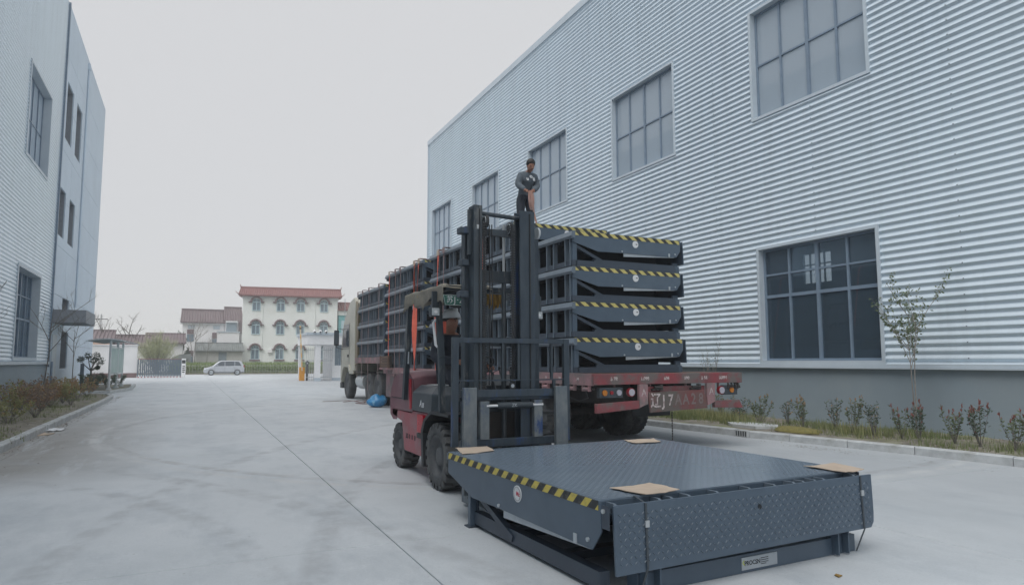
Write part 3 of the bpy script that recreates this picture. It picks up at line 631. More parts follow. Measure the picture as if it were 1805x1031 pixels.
# ================================================================ dock levellers
def leveller(name, L, W, H, label, group, hero=False, nposts=None):
    t = thing(name, label, 'dock leveller', (0,0,0), 0, group)
    P, D, C = M['pmetal'], M['pmetal_dk'], M['pmetal_ctr']
    # local: x from hinge frame to lip, y across (0 = hazard taped side), z up
    MB().box(.0 if hero else .06, L-(.055 if hero else .03), .0, W, H-.012, H).build('deck', M['pmetal_lit'] if hero else P, t)
    if hero: MB().box(L-.075, L-.056, .012, W-.012, H-.10, H-.013).build('deck_nose', P, t)
    def side(y0, y1, nm):
        # outline measured from the photograph
        k = H/.59
        poly = [(.0, H-.0125), (.0, .40*k), (.22*L, .265*k), (.46*L, .275*k), (.945*L, .275*k), (.985*L, .40*k), (.985*L, H-.0125)]
        m_ = MB().prism([(p[0], p[1]) for p in poly], 1, y0, y1); return m_.build(nm, P, t, bevel=.003 if hero else 0)
    sk = side(0.0, .012, 'side_skirt')
    tp = MB().box(.012, .975*L, -.0035, -.0005, H-.062 if hero else H-.075, H-.006).build('hazard_tape', M['tape'] if hero else M['tape_s'], t)
    side(W-.012, W, 'side_skirt')
    # galvanised angle along the foot of the skirt
    ga = MB().prism([(.45*L, .215*H/.59), (.45*L, .272*H/.59), (.93*L, .274*H/.59), (.93*L, .268*H/.59)], 1, .014, .022)
    ga.build('support_angle', M['galv'], t)
    st = MB().cyl((.555*L, -.0045, .445*H/.59), (.555*L, 0, .445*H/.59), .062, 24 if hero else 14); so = st.build('round_sticker', M['white'], t)
    if hero:
        text('Mz', .045, M['redink'], so, (.555*L+.012, -.006, .445*H/.59), (R(90), 0, 0), 'emblem', .0005, bold=.001)
        rg = MB(); rg.tube([(.555*L+.05*math.cos(a*.3), -.006, .445*H/.59+.05*math.sin(a*.3)) for a in range(22)], .0012, 4); rg.build('sticker_ring', M['ink'], so)
    else:
        MB().box(.555*L+.005, .555*L+.04, -.0065, -.005, .44*H/.59, .455*H/.59).build('emblem', M['ink'], so)
    for (x, z) in ((.43, .30), (.93, .33)): MB().cyl((x*L, -.012, z*H/.59), (x*L, 0, z*H/.59), .014, 8).build('bolt', M['galv'], t)
    MB().box(.865*L, .875*L+.012, -.009, -.001, .275*H/.59, .335*H/.59).build('latch', M['galv'], t)
    for x in ((.535, .575) if hero else ()): MB().cyl((x*L, -.003, .535*H/.59), (x*L, -.001, .535*H/.59), .013, 10).build('slot', M['ink'], t)
    # deck ribs underneath
    rb_ = MB(); n = 5
    for k in range(n): y = .14+(W-.28)*k/(n-1); rb_.box(.1, L-.12, y-.03, y+.03, H-.15, H-.0125)
    rb_.build('deck_rib', D, t)
    if not hero: MB().box(.16, .80*L, W*.08, W*.92, .125, H-.155).build('shade_block', M['void'], t)  # dark box added to deepen the shade under the stacked decks
    # bottom frame
    hb = .105*H/.59
    for (y0, y1) in ((.05, .13), (W-.13, W-.05)):
        f = MB().box(.48 if hero else (.20*L if y0 < .2 else .09), L-.13, y0, y1, .03, .03+hb); f.build('bottom_rail', D, t)
    for x in ((.42, .70) if hero else (.42, .72)):
        MB().box(x*L-.05, x*L+.05, .1305, W-.1305, .035, .03+hb*.6).build('cross_member', D, t)
    # hinge frame at x=0: top channel, posts, foot channel
    ch = MB().prism([(-.015, H-.135), (.03, H-.125), (.03, H-.012), (-.02, H-.018), (-.055, H-.10)], 1, -.05 if not hero else .0, W+.02)
    if hero: ch = MB().box(-.035, .055, .0, W+.01, H-.075, H-.014)
    ch.build('hinge_channel', P if hero else C, t)
    X_ = .42 if hero else 0.0
    ps = nposts or [0.02, .10, .30, .42, .62, .74, .93]
    for q in ps:
        y = .03+(W-.12)*q; z0_ = .0 if q < .05 else .005
        MB().box(X_, X_+.010, y, y+.026, z0_, H-.13).box(X_+.011, X_+.08, y, y+.010, z0_, H-.13).build('post', D if hero else C, t)
    if hero:
        MB().box(.425, .475, .012+.002, .075, .01, H-.20).build('leg', P, t)
        MB().box(.40, .50, -.01, .10, .0, .012).build('foot_plate', D, t)
    if not hero: MB().box(.02, .10, .02, .095, .0, H-.20).build('corner_post', P, t)
    MB().bar((.60, .05, .30) if hero else (.07, .055, H-.24), (1.20, .06, .07) if hero else (.30*L, .085, .085), .05, .05, up=(0,1,0)).build('brace', D, t)
    MB().bar((.07, W-.055, H-.24), (.30*L, W-.085, .085), .05, .05, up=(0,1,0)).build('brace', D, t)
    if not hero: MB().box(.03, L-.13, .02, .06, .0, .095).build('foot_channel', D, t)
    fb = MB().box(X_+.012, X_+.07, .12 if hero else .0, W, .0, .09); fb.build('rear_sill', D, t)
    # hydraulic cylinder and maintenance prop under the deck
    MB().cyl((.25*L, W*.55, .10), (.62*L, W*.55, H-.12), .035, 10).build('cylinder', M['black'], t)
    # front sill and keepers
    fs = MB().box(L-.125, L-.02, .26 if hero else .06, W-.12 if hero else W-.05, .0, .125 if hero else .12); sill = fs.build('front_sill', P, t, bevel=.003 if hero else 0)
    for yy in ((.28, 2.11) if hero else (.16, W-.30)):
        for dy in (0, .115):
            k = MB().box(L-.08, L+.035, yy+dy, yy+dy+.013, .012, .125+.13 if hero else .20); k.build('keeper', P, t)
        MB().box(L-.10, L-.021, yy+.014, yy+.114, .126, .25 if hero else .2).build('keeper_web', D, t)
    # hanging lip with bevelled end
    zt = H-(.018 if hero else .01); top = [(0.02, zt), (W+.015, zt)]
    lipb = .155
    xl = L+.035; tl = .016
    pts = [(.03, zt), (W+.01, zt), (W+.0, .30*H/.59), (W-.01, .225*H/.59), (W-.045, .185*H/.59), (.03, lipb*H/.59+.01)]
    vs = []
    for off in (0, tl):
        for (y, z) in pts: vs.append((xl+off+(zt-z)*.05, y, z))
    n = 6
    lm = MB().add(vs, [tuple(range(n)), tuple(range(2*n-1, n-1, -1))]+[(i, i+n, (i+1)%n+n, (i+1)%n) for i in range(n)])
    lip = lm.build('lip', P, t, bevel=.002 if hero else 0)
    hg = MB().cyl((L+.005, .05, H-.055), (L+.005, W-.02, H-.055), .014, 8); hg.build('hinge_pin', D, t)
    lugs = [.02, .16, .20, .26, .36, .48, .58, .66, .70, .75, .79, .93]
    for q in lugs if hero else []:
        y = W*q; lg = MB().prism([(L-.055, H-.075), (L-.055, H-.014), (L+.02, H-.012), (L+.052, H-.026), (L+.034, H-.07)], 1, y, y+.020); lg.build('hinge_lug', M['pmetal_ctr'], t)
    if hero:
        # raised tread pattern, real relief
        def tread(m_, org, du, dv, nrm, nu, nv, p, h=.0050, skip=None):
            org = Vector(org); du = Vector(du); dv = Vector(dv); nrm = Vector(nrm)
            for i in range(nu):
                for j in range(nv):
                    c = org+du*(p*(i+.5))+dv*(p*(j+.5)); s_ = 1 if (i+j) % 2 else -1
                    if skip and skip(i*p, j*p): continue
                    a = (du*.7+dv*.7*s_)*.0145*1.05; b = (du*-.7*s_+dv*.7)*.0042
                    b = (du*(-s_)+dv).normalized()*.0042
                    m_.add([c-a, c-b, c+a, c+b, c-a*.55+nrm*h, c+a*.55+nrm*h], [(0,1,4),(1,2,5,4),(2,3,5),(3,0,4,5)])
            return m_
        ta = tread(MB(), (xl+tl, .055, 0), (0,1,0), (0,0,1), (1,0,0), int((W-.085)/.036), int((H-.26)/.036), .036)
        # follow the slight outward lean of the lip
        ta.v = [(v[0]+.0002+(zt-(v[2]+.21))*.05, v[1], v[2]+.21) for v in ta.v]
        ta.build('lip_tread', M['pmetal_ctr'], t)['kind'] = 'stuff'
        tb = tread(MB(), (.09, .02, H+.0001), (1,0,0), (0,1,0), (0,0,1), int((L-.17)/.033), int((W-.04)/.033), .033, .0012)
        tb.build('deck_tread', M['pmetal_lit'], t)['kind'] = 'stuff'
        pl = MB().box(L-.0195, L-.014, 1.16, 1.51, .022, .105).build('maker_plate', M['galv'], sill)
        rx = (R(90), 0, R(90))
        text('PROCSN', .042, M['ink'], sill, (L-.0130, 1.262, .064), rx, 'lettering', .0005, sx=.95, bold=.0008)
        text('<', .072, M['yelgreen'], sill, (L-.0130, 1.176, .068), rx, 'logo', .0005, sx=.55, bold=.001)
        for z in (.084, .070, .056, .044): q_ = MB(); [q_.box(L-.0137, L-.0132, 1.345+k*.011, 1.353+k*.011, z-.003, z+.003) for k in range(7 if z > .05 else 5)]; q_.build('worn_small_print', M['ink'], sill)['kind'] = 'stuff'
        MB().cyl((xl+tl+.006, 1.27, H-.14), (xl+tl+.0105, 1.27, H-.14), .017, 14).build('lip_hole', M['ink'], t)
        MB().cyl((L-.06, 1.30, .126), (L-.06, 1.30, .18), .02, 10).build('stub', P, t)
        MB().box(L-.02, L+.052, -.004, .0, H-.16, H-.02).build('lip_plate', D, t)
        MB().cyl((L-.0, -.016, H-.055), (L-.0, -.004, H-.055), .014, 10).build('pin_end', M['steel'], t)
        for y in (.275, 2.37):
            s_ = MB().tube([(L+.0, y, H-.03), (xl+tl+.010, y, H-.012), (xl+tl+.036, y-.015, .175), (L+.0, y-.01, .03)], .001, 4)
            s_ = MB()
            path = [(L-.055, y, H+.003), (xl+tl+.006, y, H-.024), (xl+tl+.012, y-.003, H-.15), (xl+tl+.030, y-.012, .19), (L+.01, y-.02, .01)]
            for a, b in zip(path[:-1], path[1:]): s_.bar(a, b, .016, .003, up=(1,0,0))
            so_ = s_.build('steel_band', M['black_pl'], t)
            MB().box(xl+tl+.012, xl+tl+.022, y-.016, y+.014, H-.165, H-.125).build('band_clip', M['steel'], so_)
    return t

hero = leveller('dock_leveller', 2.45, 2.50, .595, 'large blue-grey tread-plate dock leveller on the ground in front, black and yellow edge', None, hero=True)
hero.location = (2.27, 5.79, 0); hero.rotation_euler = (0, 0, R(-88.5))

LV = {}
def load_stack(y0, y1, n, z0, names, z_p=.5925):
    W = y1-y0
    for k in range(n):
        key = round(W, 2)
        if key not in LV:
            ps = None if W < 3 else [.01, .06, .16, .22, .33, .40, .50, .57, .67, .74, .84, .93]
            o = leveller('dock_leveller', 2.33, W, z_p-.006, names[k], None, nposts=ps); LV[key] = o
        else: o = copy_tree(LV[key])
        o.location = (5.70+random.uniform(-.02,.02)+(.0 if k < 3 else -.02), y0, z0+z_p*k); o['label'] = names[k]; o['group'] = 'dock levellers stacked on the truck'
        o.rotation_euler = (0, 0, random.uniform(-.004, .004))
ordn = ['bottom', 'second from the bottom', 'third from the bottom', 'fourth from the bottom', 'topmost']
def nm(n, where): return ['blue-grey steel dock leveller, %s of the %s' % ((ordn[k] if k < n-1 else 'topmost'), where) for k in range(n)]
load_stack(8.95, 11.0, 4, 1.262, nm(4, 'rearmost stack with yellow-black edges'))
load_stack(11.12, 13.42, 5, 1.262, nm(5, 'stack under the standing man'))
load_stack(13.55, 15.80, 5, 1.262, nm(5, 'stack behind the forklift mast'))
load_stack(16.40, 20.0, 5, 1.262, nm(5, 'long stack behind the wooden box'))
load_stack(20.25, 23.75, 4, 1.60, nm(4, 'stack right behind the truck cab'), z_p=.592)

# ================================================================ cardboard sheets on the near leveller
def sheet(poly, z, label, curl, seed):
    r_ = random.Random(seed); m_ = MB(); n = 7
    a, b, c, d = [Vector((p[0], p[1], 0)) for p in poly]
    g = []
    for i in range(n+1):
        row = []
        for j in range(n+1):
            u, v = i/n, j/n; p = (a*(1-u)+b*u)*(1-v)+(d*(1-u)+c*u)*v
            e = (.006*math.sin(u*5+seed)*math.sin(v*4+seed*2))
            zz = z+.004+abs(e)+curl[0]*max(0, u-.6)**2+curl[1]*max(0, .4-v)**2+curl[2]*max(0, .35-u)**2
            jit = .007 if (i in (0, n) or j in (0, n)) else 0
            row.append((p.x+r_.uniform(-jit, jit), p.y+r_.uniform(-jit, jit), zz))
        g.append(row)
    vs = [v for row in g for v in row]; k = len(vs); vs += [(x, y, zz-.004) for (x, y, zz) in vs]
    f = lambda i, j: i*(n+1)+j
    fs = []
    for i in range(n):
        for j in range(n): fs.append((f(i,j), f(i+1,j), f(i+1,j+1), f(i,j+1))); fs.append((k+f(i,j), k+f(i,j+1), k+f(i+1,j+1), k+f(i+1,j)))
    for i in range(n):
        fs += [(f(i,0), k+f(i,0), k+f(i+1,0), f(i+1,0)), (f(i,n), f(i+1,n), k+f(i+1,n), k+f(i,n)), (f(0,i), f(0,i+1), k+f(0,i+1), k+f(0,i)), (f(n,i), k+f(n,i), k+f(n,i+1), f(n,i+1))]
    o = m_.add(vs, fs).build('cardboard_sheet', M['card']); tag(o, label, 'cardboard', 'cardboard sheets on the near leveller')
    return o
sheet([(2.46,5.86),(2.30,5.86),(2.30,5.5),(2.60,5.58)][::-1] and [(2.31,5.53),(2.68,5.62),(2.74,5.93),(2.42,5.98)], .597, 'tan cardboard sheet on the leveller corner by the left forklift fork', (.03,0,0), 1)
sheet([(4.22,5.50),(4.55,5.46),(4.68,5.74),(4.31,5.78)], .597, 'tan cardboard sheet on the far leveller corner, furthest from the camera', (.03,.03,0), 2)
sheet([(2.67,3.36),(2.97,3.40),(2.95,3.67),(2.59,3.65)], .597, 'tan cardboard sheet on the front leveller corner, nearest the camera', (.04,.02,.06), 3)
sheet([(4.58,3.38),(4.86,3.41),(4.93,3.74),(4.56,3.72)], .597, 'tan cardboard sheet on the right leveller corner', (.03,0,.05), 4)

# ================================================================ trailer
tr = thing('flatbed_trailer', 'long red flatbed trailer with worn paint carrying the stacked levellers', 'trailer', (0,0,0))
BX0, BX1, BY0, BZ = 5.64, 8.72, 8.3, 1.255
MB().box(BX0+.05, BX1-.05, BY0+.06, 20.2, BZ-.05, BZ).build('bed_floor', M['wood'], tr)
rb2 = MB().box(BX0, BX1, BY0, BY0+.06, BZ-.165, BZ+.006).build('rear_beam', M['trailer_red'], tr, bevel=.004)
MB().box(BX0, BX0+.05, BY0+.061, 19.2, BZ-.18, BZ+.006).build('side_rail', M['trailer_side'], tr, bevel=.004)
MB().box(BX1-.05, BX1, BY0+.061, 19.2, BZ-.18, BZ+.006).build('side_rail', M['trailer_side'], tr)
MB().box(BX0, BX0+.05, 20.1, 24.0, 1.39, 1.59).build('side_rail', M['trailer_side'], tr); MB().box(BX1-.55, BX1-.5, 20.1, 24.0, 1.39, 1.59).build('side_rail', M['trailer_side'], tr)
MB().box(BX0+.051, BX1-.551, 20.1, 24.0, 1.54, 1.595).build('neck_floor', M['wood'], tr)
MB().box(BX0, BX0+.05, 19.201, 20.099, BZ-.18, BZ-.02).add([], []).box(BX0, BX0+.05, 19.9, 20.099, BZ-.019, 1.59).build('step_rail', M['trailer_side'], tr)
fr = MB()
for x in (6.45, 7.75): fr.box(x, x+.14, BY0+.35, 19.8, .72, BZ-.055); fr.box(x, x+.14, 19.801, 23.9, 1.12, 1.53)
for k in range(12): fr.box(BX0+.051, BX1-.051, 8.9+k*.95, 8.98+k*.95, BZ-.15, BZ-.051)
fr.build('chassis', M['under'], tr)
# side rail ratchet winches and hooks
wi = MB()
for k in range(26):
    y = 8.45+k*.42
    wi.cyl((BX0+.02, y, BZ-.235), (BX0+.02, y+.16, BZ-.235), .03, 8); wi.box(BX0-.01, BX0+.05, y-.012, y, BZ-.27, BZ-.181); wi.box(BX0-.01, BX0+.05, y+.16, y+.172, BZ-.27, BZ-.181)
wi.build('winches', M['trailer_side'], tr)['kind'] = 'stuff'
rb_ = MB()
for k in range(90): y = 8.4+k*.12; rb_.cyl((BX0+.07, y, BZ-.23), (BX0+.07, y+.04, BZ-.23), .028, 5, smooth=False)
rb_.build('load_hooks', M['under'], tr)['kind'] = 'stuff'
tl = MB()
for k, x in enumerate((BX0+.42, BX0+1.12, BX0+1.86, BX0+2.58, BX0+3.0)): tl.box(x, x+.02, BY0+.05, BY0+.09, BZ-.30, BZ-.166)
tl.build('strap_stub', M['strap_b'], tr)
# worn reflective lettering on the rear beam
for (x, s_) in ((6.02,'5 78'),(6.62,'1.098'),(7.06,'606'),(7.48,'990'),(7.86,'5 56'),(8.28,'00891')):
    text(s_, .075, M['wornink'], rb2, (x, BY0-.003, BZ-.078), (R(90),0,0), 'worn_number', .0006, sx=1.0, bold=.003)
for (y, s_) in ((8.75, '-M'), (9.3, '28'), (9.75, 'V')): text(s_, .08, M['wornink'], rb2, (BX0-.003, y, BZ-.09), (R(90),0,R(-90)), 'worn_number', .0006, bold=.003)
# rear lamps
for (x0, x1, side) in ((5.76, 6.20, 'l'), (8.30, 8.62, 'r')):
    lh = MB().box(x0, x1, BY0+.02, BY0+.10, .885, 1.045).build('lamp_box', M['black_pl'], tr, bevel=.008)
    for q, (xx, mm_) in enumerate(((x0+.09, M['amber']), (x0+.22, M['redlens']), (x0+.36, M['clearlens'])) if side == 'l' else ((x0+.18, M['amber']),)):
        MB().cyl((xx, BY0+.019, .965), (xx, BY0+.0, .965), .045 if q != 1 else .03, 16).build('lens', mm_, lh)
for x in (6.35, 8.24):
    q = MB().cyl((x, BY0+.05, .965), (x, BY0-.005, .965), .068, 20).build('round_lamp', M['redlens'], tr)
    MB().cyl((x, BY0-.0055, .965), (x, BY0-.016, .965), .055, 20).build('lens', M['clearlens'], q)
for x in (6.57, 7.98):
    b_ = MB().prism([(x-.085, BZ-.166), (x+.085, BZ-.166), (x+.085, .78), (x-.085, .72)], 1, BY0-.03, BY0+.03).build('hanger_bracket', M['trailer_side'], tr, bevel=.006)
    text('A', .17, M['wornink'], b_, (x, BY0-.033, .95), (R(90),0,0), 'triangle_mark', .0006, sx=.9)
bp_ = MB().prism([(5.68, .80), (6.49, .835), (6.49, .71), (5.68, .655)], 1, BY0-.02, BY0+.05); bp_.build('bumper_bar', M['trailer_red'], tr, bevel=.006)
bp_ = MB().prism([(8.06, .79), (8.62, .80), (8.70, .66), (8.06, .68)], 1, BY0-.02, BY0+.05); bp_.build('bumper_bar', M['trailer_red'], tr, bevel=.006)
MB().box(6.65, 7.90, BY0+.04, BY0+.08, .83, 1.05).build('rear_panel', M['trailer_red'], tr)
mpn = MB().prism([(6.66, .955), (7.82, .985), (7.885, .68), (6.69, .64)], 1, BY0-.035, BY0-.005).build('plate_board', mat('plate_board_red', (.20,.045,.05), (.155,.085,.08), rough=.7, scale=3, c3=(.12,.105,.095), s3=2.2, f3=(.42,.56)), tr, bevel=.004)
for (x, s_, sz, mm_) in ((6.80, '辽', .25, M['wornink']), (6.96, 'J', .25, M['wornink']), (7.10, '7', .25, M['wornink']), (7.26, 'A', .25, M['faintink']), (7.42, 'A', .24, M['faintink']), (7.58, '2', .25, M['faintink']), (7.74, '8', .24, M['faintink'])):
    text(s_, sz, mm_, mpn, (x, BY0-.038, .815+(x-6.8)*.02), (R(90),0,0), 'plate_character', .0006, sx=.85, bold=.004)
hk = MB()
hk_ = 0
for x in (6.86, 7.66): hk.box(x-.10, x+.10, BY0-.02, BY0+.03, .99, 1.015); hk.cyl((x-.07, BY0-.02, 1.035), (x+.09, BY0-.02, 1.035), .022, 8); hk.box(x+.05, x+.10, BY0-.03, BY0+.03, .985, 1.08)
for k in range(4): hk.cyl((8.40+k*.075, BY0+.01, BZ-.19), (8.44+k*.075, BY0+.01, BZ-.25), .02, 6); hk.box(8.39+k*.075, 8.40+k*.075, BY0-.005, BY0+.02, BZ-.27, BZ-.166)
hk.build('rear_hook', M['under'], tr)['kind'] = 'stuff'
ch_ = MB()
for k in range(15): z = .64-k*.042; ch_.box(7.155, 7.165, BY0+.0, BY0+.02, z-.036, z) if k % 2 else ch_.box(7.15, 7.17, BY0+.005, BY0+.012, z-.036, z)
ch_.build('hanging_chain', M['under'], tr)
cb_ = MB().tube([(BX0+.06, 8.6, .98), (BX0+.2, 8.75, .86), (BX0+.25, 9.1, .80), (BX0+.2, 9.5, .88), (BX0+.1, 9.8, .99)], .007, 5); cb_.build('cable', M['black'], tr)
# wheel builder used for the trailer and the tractor
def road_wheel(name, parent, c, r, wdt, dust_or_sheen=True, out=-1, dual=False):
    o = MB(); x, y, z = c; h = wdt/2
    prof = [(-h*.86, r*.62), (-h, r*.72), (-h*.98, r*.88), (-h*.80, r*.985), (-h*.3, r), (h*.3, r), (h*.80, r*.985), (h*.98, r*.88), (h, r*.72), (h*.86, r*.62)]
    o.lathe(prof, c, 0, 36)
    for k in range(40):
        a = 2*math.pi*k/40
        for s_ in (-1, 1):
            p0 = Vector((x+s_*h*.35, y+math.cos(a+.04*s_)*r*1.002, z+math.sin(a+.04*s_)*r*1.002)); p1 = Vector((x+s_*h*.82, y+math.cos(a)*r*.992, z+math.sin(a)*r*.992))
            o.bar(p0, p1, .035, .016, up=(0, math.cos(a), math.sin(a)))
    w_ = o.build(name, M['rubber_dusty'] if dust_or_sheen else M['rubber'], parent)
    rm = MB(); s_ = out
    rm.lathe([(s_*h*.80, r*.63), (s_*h*.84, r*.60), (s_*h*.55, r*.52), (s_*h*.30, r*.46), (s_*h*.28, r*.30), (s_*h*.62, r*.26), (s_*h*.64, r*.15), (s_*h*.60, .001)], c, 0, 28)
    rm.lathe([(-s_*h*.8, r*.63), (-s_*h*.4, r*.5), (-s_*h*.4, .001)], c, 0, 20)
    for k in range(10):
        a = 2*math.pi*k/10; py, pz = y+math.cos(a)*r*.38, z+math.sin(a)*r*.38
        rm.cyl((x+s_*h*.27, py, pz), (x+s_*h*.42, py, pz), .016, 6)
    rm.build('rim', M['rim'], w_)
    return w_
for y in (10.7, 11.95, 13.2):
    for (xx, o_) in ((6.02, -1), (6.32, -1), (8.10, 1), (7.80, 1)): road_wheel('wheel', tr, (xx, y, .50), .50, .27, out=o_)
    MB().cyl((6.1, y, .5), (8.0, y, .5), .07, 10).build('axle', M['under'], tr)
for y in (9.85,): MB().box(7.55, 8.45, y, y+.02, .42, 1.0).build('mud_flap', M['black'], tr)
MB().box(5.72, 5.74, 19.2, 20.05, .35, 1.07).build('side_skirt', M['trailer_side'], tr)
# slatted wooden box strapped beside the neck
bx = thing('wooden_box', 'dark brown slatted wooden box beside the step of the red trailer', 'box', (5.52, 19.5, 1.26))
MB().box(.02, .10, -.42, .42, 0, .36).build('box_body', M['under'], bx)
for k in range(4): MB().box(-.02, .018, -.45, .45, .015+k*.09, .085+k*.09).build('slat', M['wood'], bx)
MB().box(-.045, -.021, -.44, -.38, 0, .37).build('upright', M['wood'], bx); MB().box(-.045, -.021, .38, .44, 0, .37).build('upright', M['wood'], bx)
MB().box(-.06, .12, -.44, .44, -.06, -.002).build('shelf_bracket', M['trailer_side'], bx)

# ================================================================ tractor
tc_ = thing('truck_tractor', 'beige high-roof truck tractor at the head of the loaded trailer', 'truck', (0,0,0))
CX0, CX1 = 5.70, 8.18
cabp = [(24.35, 1.05), (24.35, 3.05), (24.30, 3.70), (24.6, 3.92), (25.3, 3.80), (26.1, 3.25), (26.42, 2.95), (26.62, 2.2), (26.78, 1.95), (26.80, .62), (26.45, .60), (26.28, .98), (26.05, 1.22), (25.35, 1.22), (25.05, 1.0)]
cb = MB().prism(cabp, 0, CX0, CX1).build('cab', M['cab'], tc_, bevel=.05)
MB().prism([(25.30, 2.02), (25.34, 2.92), (26.20, 2.92), (26.42, 2.62), (26.50, 2.02)], 0, CX0-.012, CX0-.002).build('side_window', M['carglass'], cb)
MB().prism([(26.46, 2.08), (26.55, 2.08), (26.38, 2.78), (26.31, 2.82)], 0, CX0-.02, CX0-.0125).build('window_pillar', M['cab'], cb)
dl = MB()
for (a, b, c, d) in ((25.22, 25.235, 1.25, 2.98), (26.62, 26.635, 1.3, 2.1)): dl.box(CX0-.008, CX0-.001, a, b, c, d)
dl.box(CX0-.008, CX0-.001, 25.235, 26.62, 1.95, 1.962); dl.build('door_seam', M['black'], cb)
MB().box(CX0-.03, CX0-.001, 25.35, 25.5, 1.62, 1.72).build('door_handle', M['black'], cb)
MB().prism([(24.36, .98), (24.36, 1.12), (24.95, 1.12), (25.12, 1.34), (26.0, 1.34), (26.35, 1.1), (26.5, .7), (26.42, .68), (26.2, 1.05), (25.95, 1.24), (25.2, 1.24), (25.0, .98)], 0, CX0-.05, CX0-.001).build('wheel_arch', M['cab'], cb)
MB().box(CX0+.05, CX1-.05, 26.801, 26.90, .45, 1.25).build('bumper', M['cab_dk'], tc_); MB().box(CX0+.15, CX1-.15, 26.801, 26.83, 2.05, 2.85).build('windscreen', M['carglass'], cb)
MB().box(CX0-.02, CX0+.3, 26.3, 26.7, .38, .60).build('step', M['black'], tc_)
bkp = MB().box(CX0+.02, CX1-.02, 24.24, 24.345, 1.35, 3.2)
for k in range(7): bkp.box(CX0+.01, CX1-.01, 24.19, 24.239, 1.55+k*.28, 1.62+k*.28)
bkp.build('cab_back', M['cab_dk'], tc_)
MB().prism([(24.29, 1.3), (24.29, 3.75), (23.95, 3.35), (23.95, 1.4)], 0, CX0+.01, CX0+.06).build('side_fairing', M['cab_dk'], tc_)
mi = MB().tube([(CX0, 26.35, 2.75), (CX0-.22, 26.45, 2.80), (CX0-.24, 26.45, 2.0), (CX0, 26.4, 1.95)], .018, 6).build('mirror_arm', M['black'], tc_)
MB().box(CX0-.36, CX0-.16, 26.40, 26.50, 2.10, 2.72).build('mirror', M['black'], mi, bevel=.03)
MB().box(CX0-.34, CX0-.18, 26.395, 26.3995, 2.14, 2.68).build('mirror_glass', M['carglass'], mi)
MB().cyl((CX0+.02, 26.2, 2.75), (CX0-.02, 26.1, 4.0), .012, 6).build('aerial', M['steel'], tc_)
for y, dual in ((25.62, 0), (22.25, 1), (21.1, 1)):
    for sx in (0, 1):
        x = CX0+.16 if sx == 0 else CX1-.16; road_wheel('wheel', tc_, (x, y, .52), .52, .29, out=-1 if sx == 0 else 1)
        if dual: road_wheel('wheel', tc_, (x+(.32 if sx == 0 else -.32), y, .52), .52, .29, out=-1 if sx == 0 else 1)
    MB().cyl((CX0+.3, y, .52), (CX1-.3, y, .52), .08, 8).build('axle', M['under'], tc_)
fm = MB(); fm.box(6.5, 6.62, 20.3, 24.3, .78, 1.0); fm.box(7.3, 7.42, 20.3, 24.3, .78, 1.0); fm.box(6.62, 7.3, 21.2, 22.4, 1.0, 1.12); fm.build('chassis', M['under'], tc_)
MB().cyl((CX0+.3, 23.1, .72), (CX0+.3, 24.2, .72), .29, 18).build('fuel_tank', M['steel'], tc_)
MB().box(CX0+.01, CX0+.5, 23.0, 24.3, 1.03, 1.09).build('tank_step', M['under'], tc_)
for y in (22.25, 21.1): MB().lathe([(-.16, .60), (.16, .60)], (CX0+.3, y, .55), 0, 24).build('mudguard', M['under'], tc_) if False else None

# ================================================================ ratchet straps over the load
def strap(y, ztop, zbot, mat_, label, y2=None, wd=.05, tw=0, x=5.60):
    m_ = MB(); y2 = y if y2 is None else y2; n = 10; vs = []
    for k in range(n+1):
        f_ = k/n; z = ztop+(zbot-ztop)*f_; yy = y+(y2-y)*f_; a = tw*math.sin(f_*math.pi*2.5)
        bow = -.015*math.sin(f_*math.pi)
        vs += [(x+bow-math.sin(a)*wd/2, yy-math.cos(a)*wd/2, z), (x+bow+math.sin(a)*wd/2, yy+math.cos(a)*wd/2, z)]
    vs += [(x+.01+p[0], p[1], p[2]) for p in []]
    fs = [(2*k, 2*k+1, 2*k+3, 2*k+2) for k in range(n)]
    k0 = len(vs)
    wd = min(wd, .05)
    vs += [(5.72, y-wd/2, ztop+.035), (5.72, y+wd/2, ztop+.035), (8.03, y-wd/2, ztop+.03), (8.03, y+wd/2, ztop+.03), (8.14, y-wd/2, ztop-.05), (8.14, y+wd/2, ztop-.05), (8.76, y-wd/2, 1.1), (8.76, y+wd/2, 1.1)]
    fs += [(0, 1, k0+1, k0), (k0, k0+1, k0+3, k0+2), (k0+2, k0+3, k0+5, k0+4), (k0+4, k0+5, k0+7, k0+6)]
    o = m_.add(vs, fs).build('ratchet_strap', mat_); s_ = o.modifiers.new('thick', 'SOLIDIFY'); s_.thickness = .004
    tag(o, label, 'strap', 'ratchet straps over the load')
    cp = MB().box(5.60, 5.80, y-.07, y+.07, ztop+.0405, ztop+.046); cp.box(5.582, 5.588, y-.07, y+.07, ztop-.10, ztop+.04); cp.build('edge_protector', M['card'] if mat_ is M['strap_o'] else M['strap_b'], o)
    return o
strap(16.95, 4.21, 1.02, M['strap_o'], 'bright orange ratchet strap, left of the two meeting behind the forklift post', y2=16.85, wd=.13, tw=.7)
strap(16.55, 4.21, 1.00, M['strap_o'], 'bright orange ratchet strap, right of the two meeting behind the forklift post', y2=16.86, wd=.12, tw=.4, x=5.59)
strap(15.05, 4.21, 1.06, M['strap_o'], 'orange ratchet strap running down beside the driver in the white helmet', y2=15.2, wd=.14, tw=.3)
strap(14.65, 4.21, 1.06, M['strap_b'], 'thin faded pink strap just right of the orange strap beside the driver', wd=.04)
strap(19.4, 4.21, 1.30, M['strap_o'], 'thin red-orange strap at the far end of the long stack', wd=.05)
strap(12.3, 4.21, 1.06, M['strap_o'], 'red-orange strap seen between the mast columns of the forklift', wd=.07)
strap(18.75, 4.21, 1.06, M['strap_b'], 'faded brown strap left of the middle of the long stack')
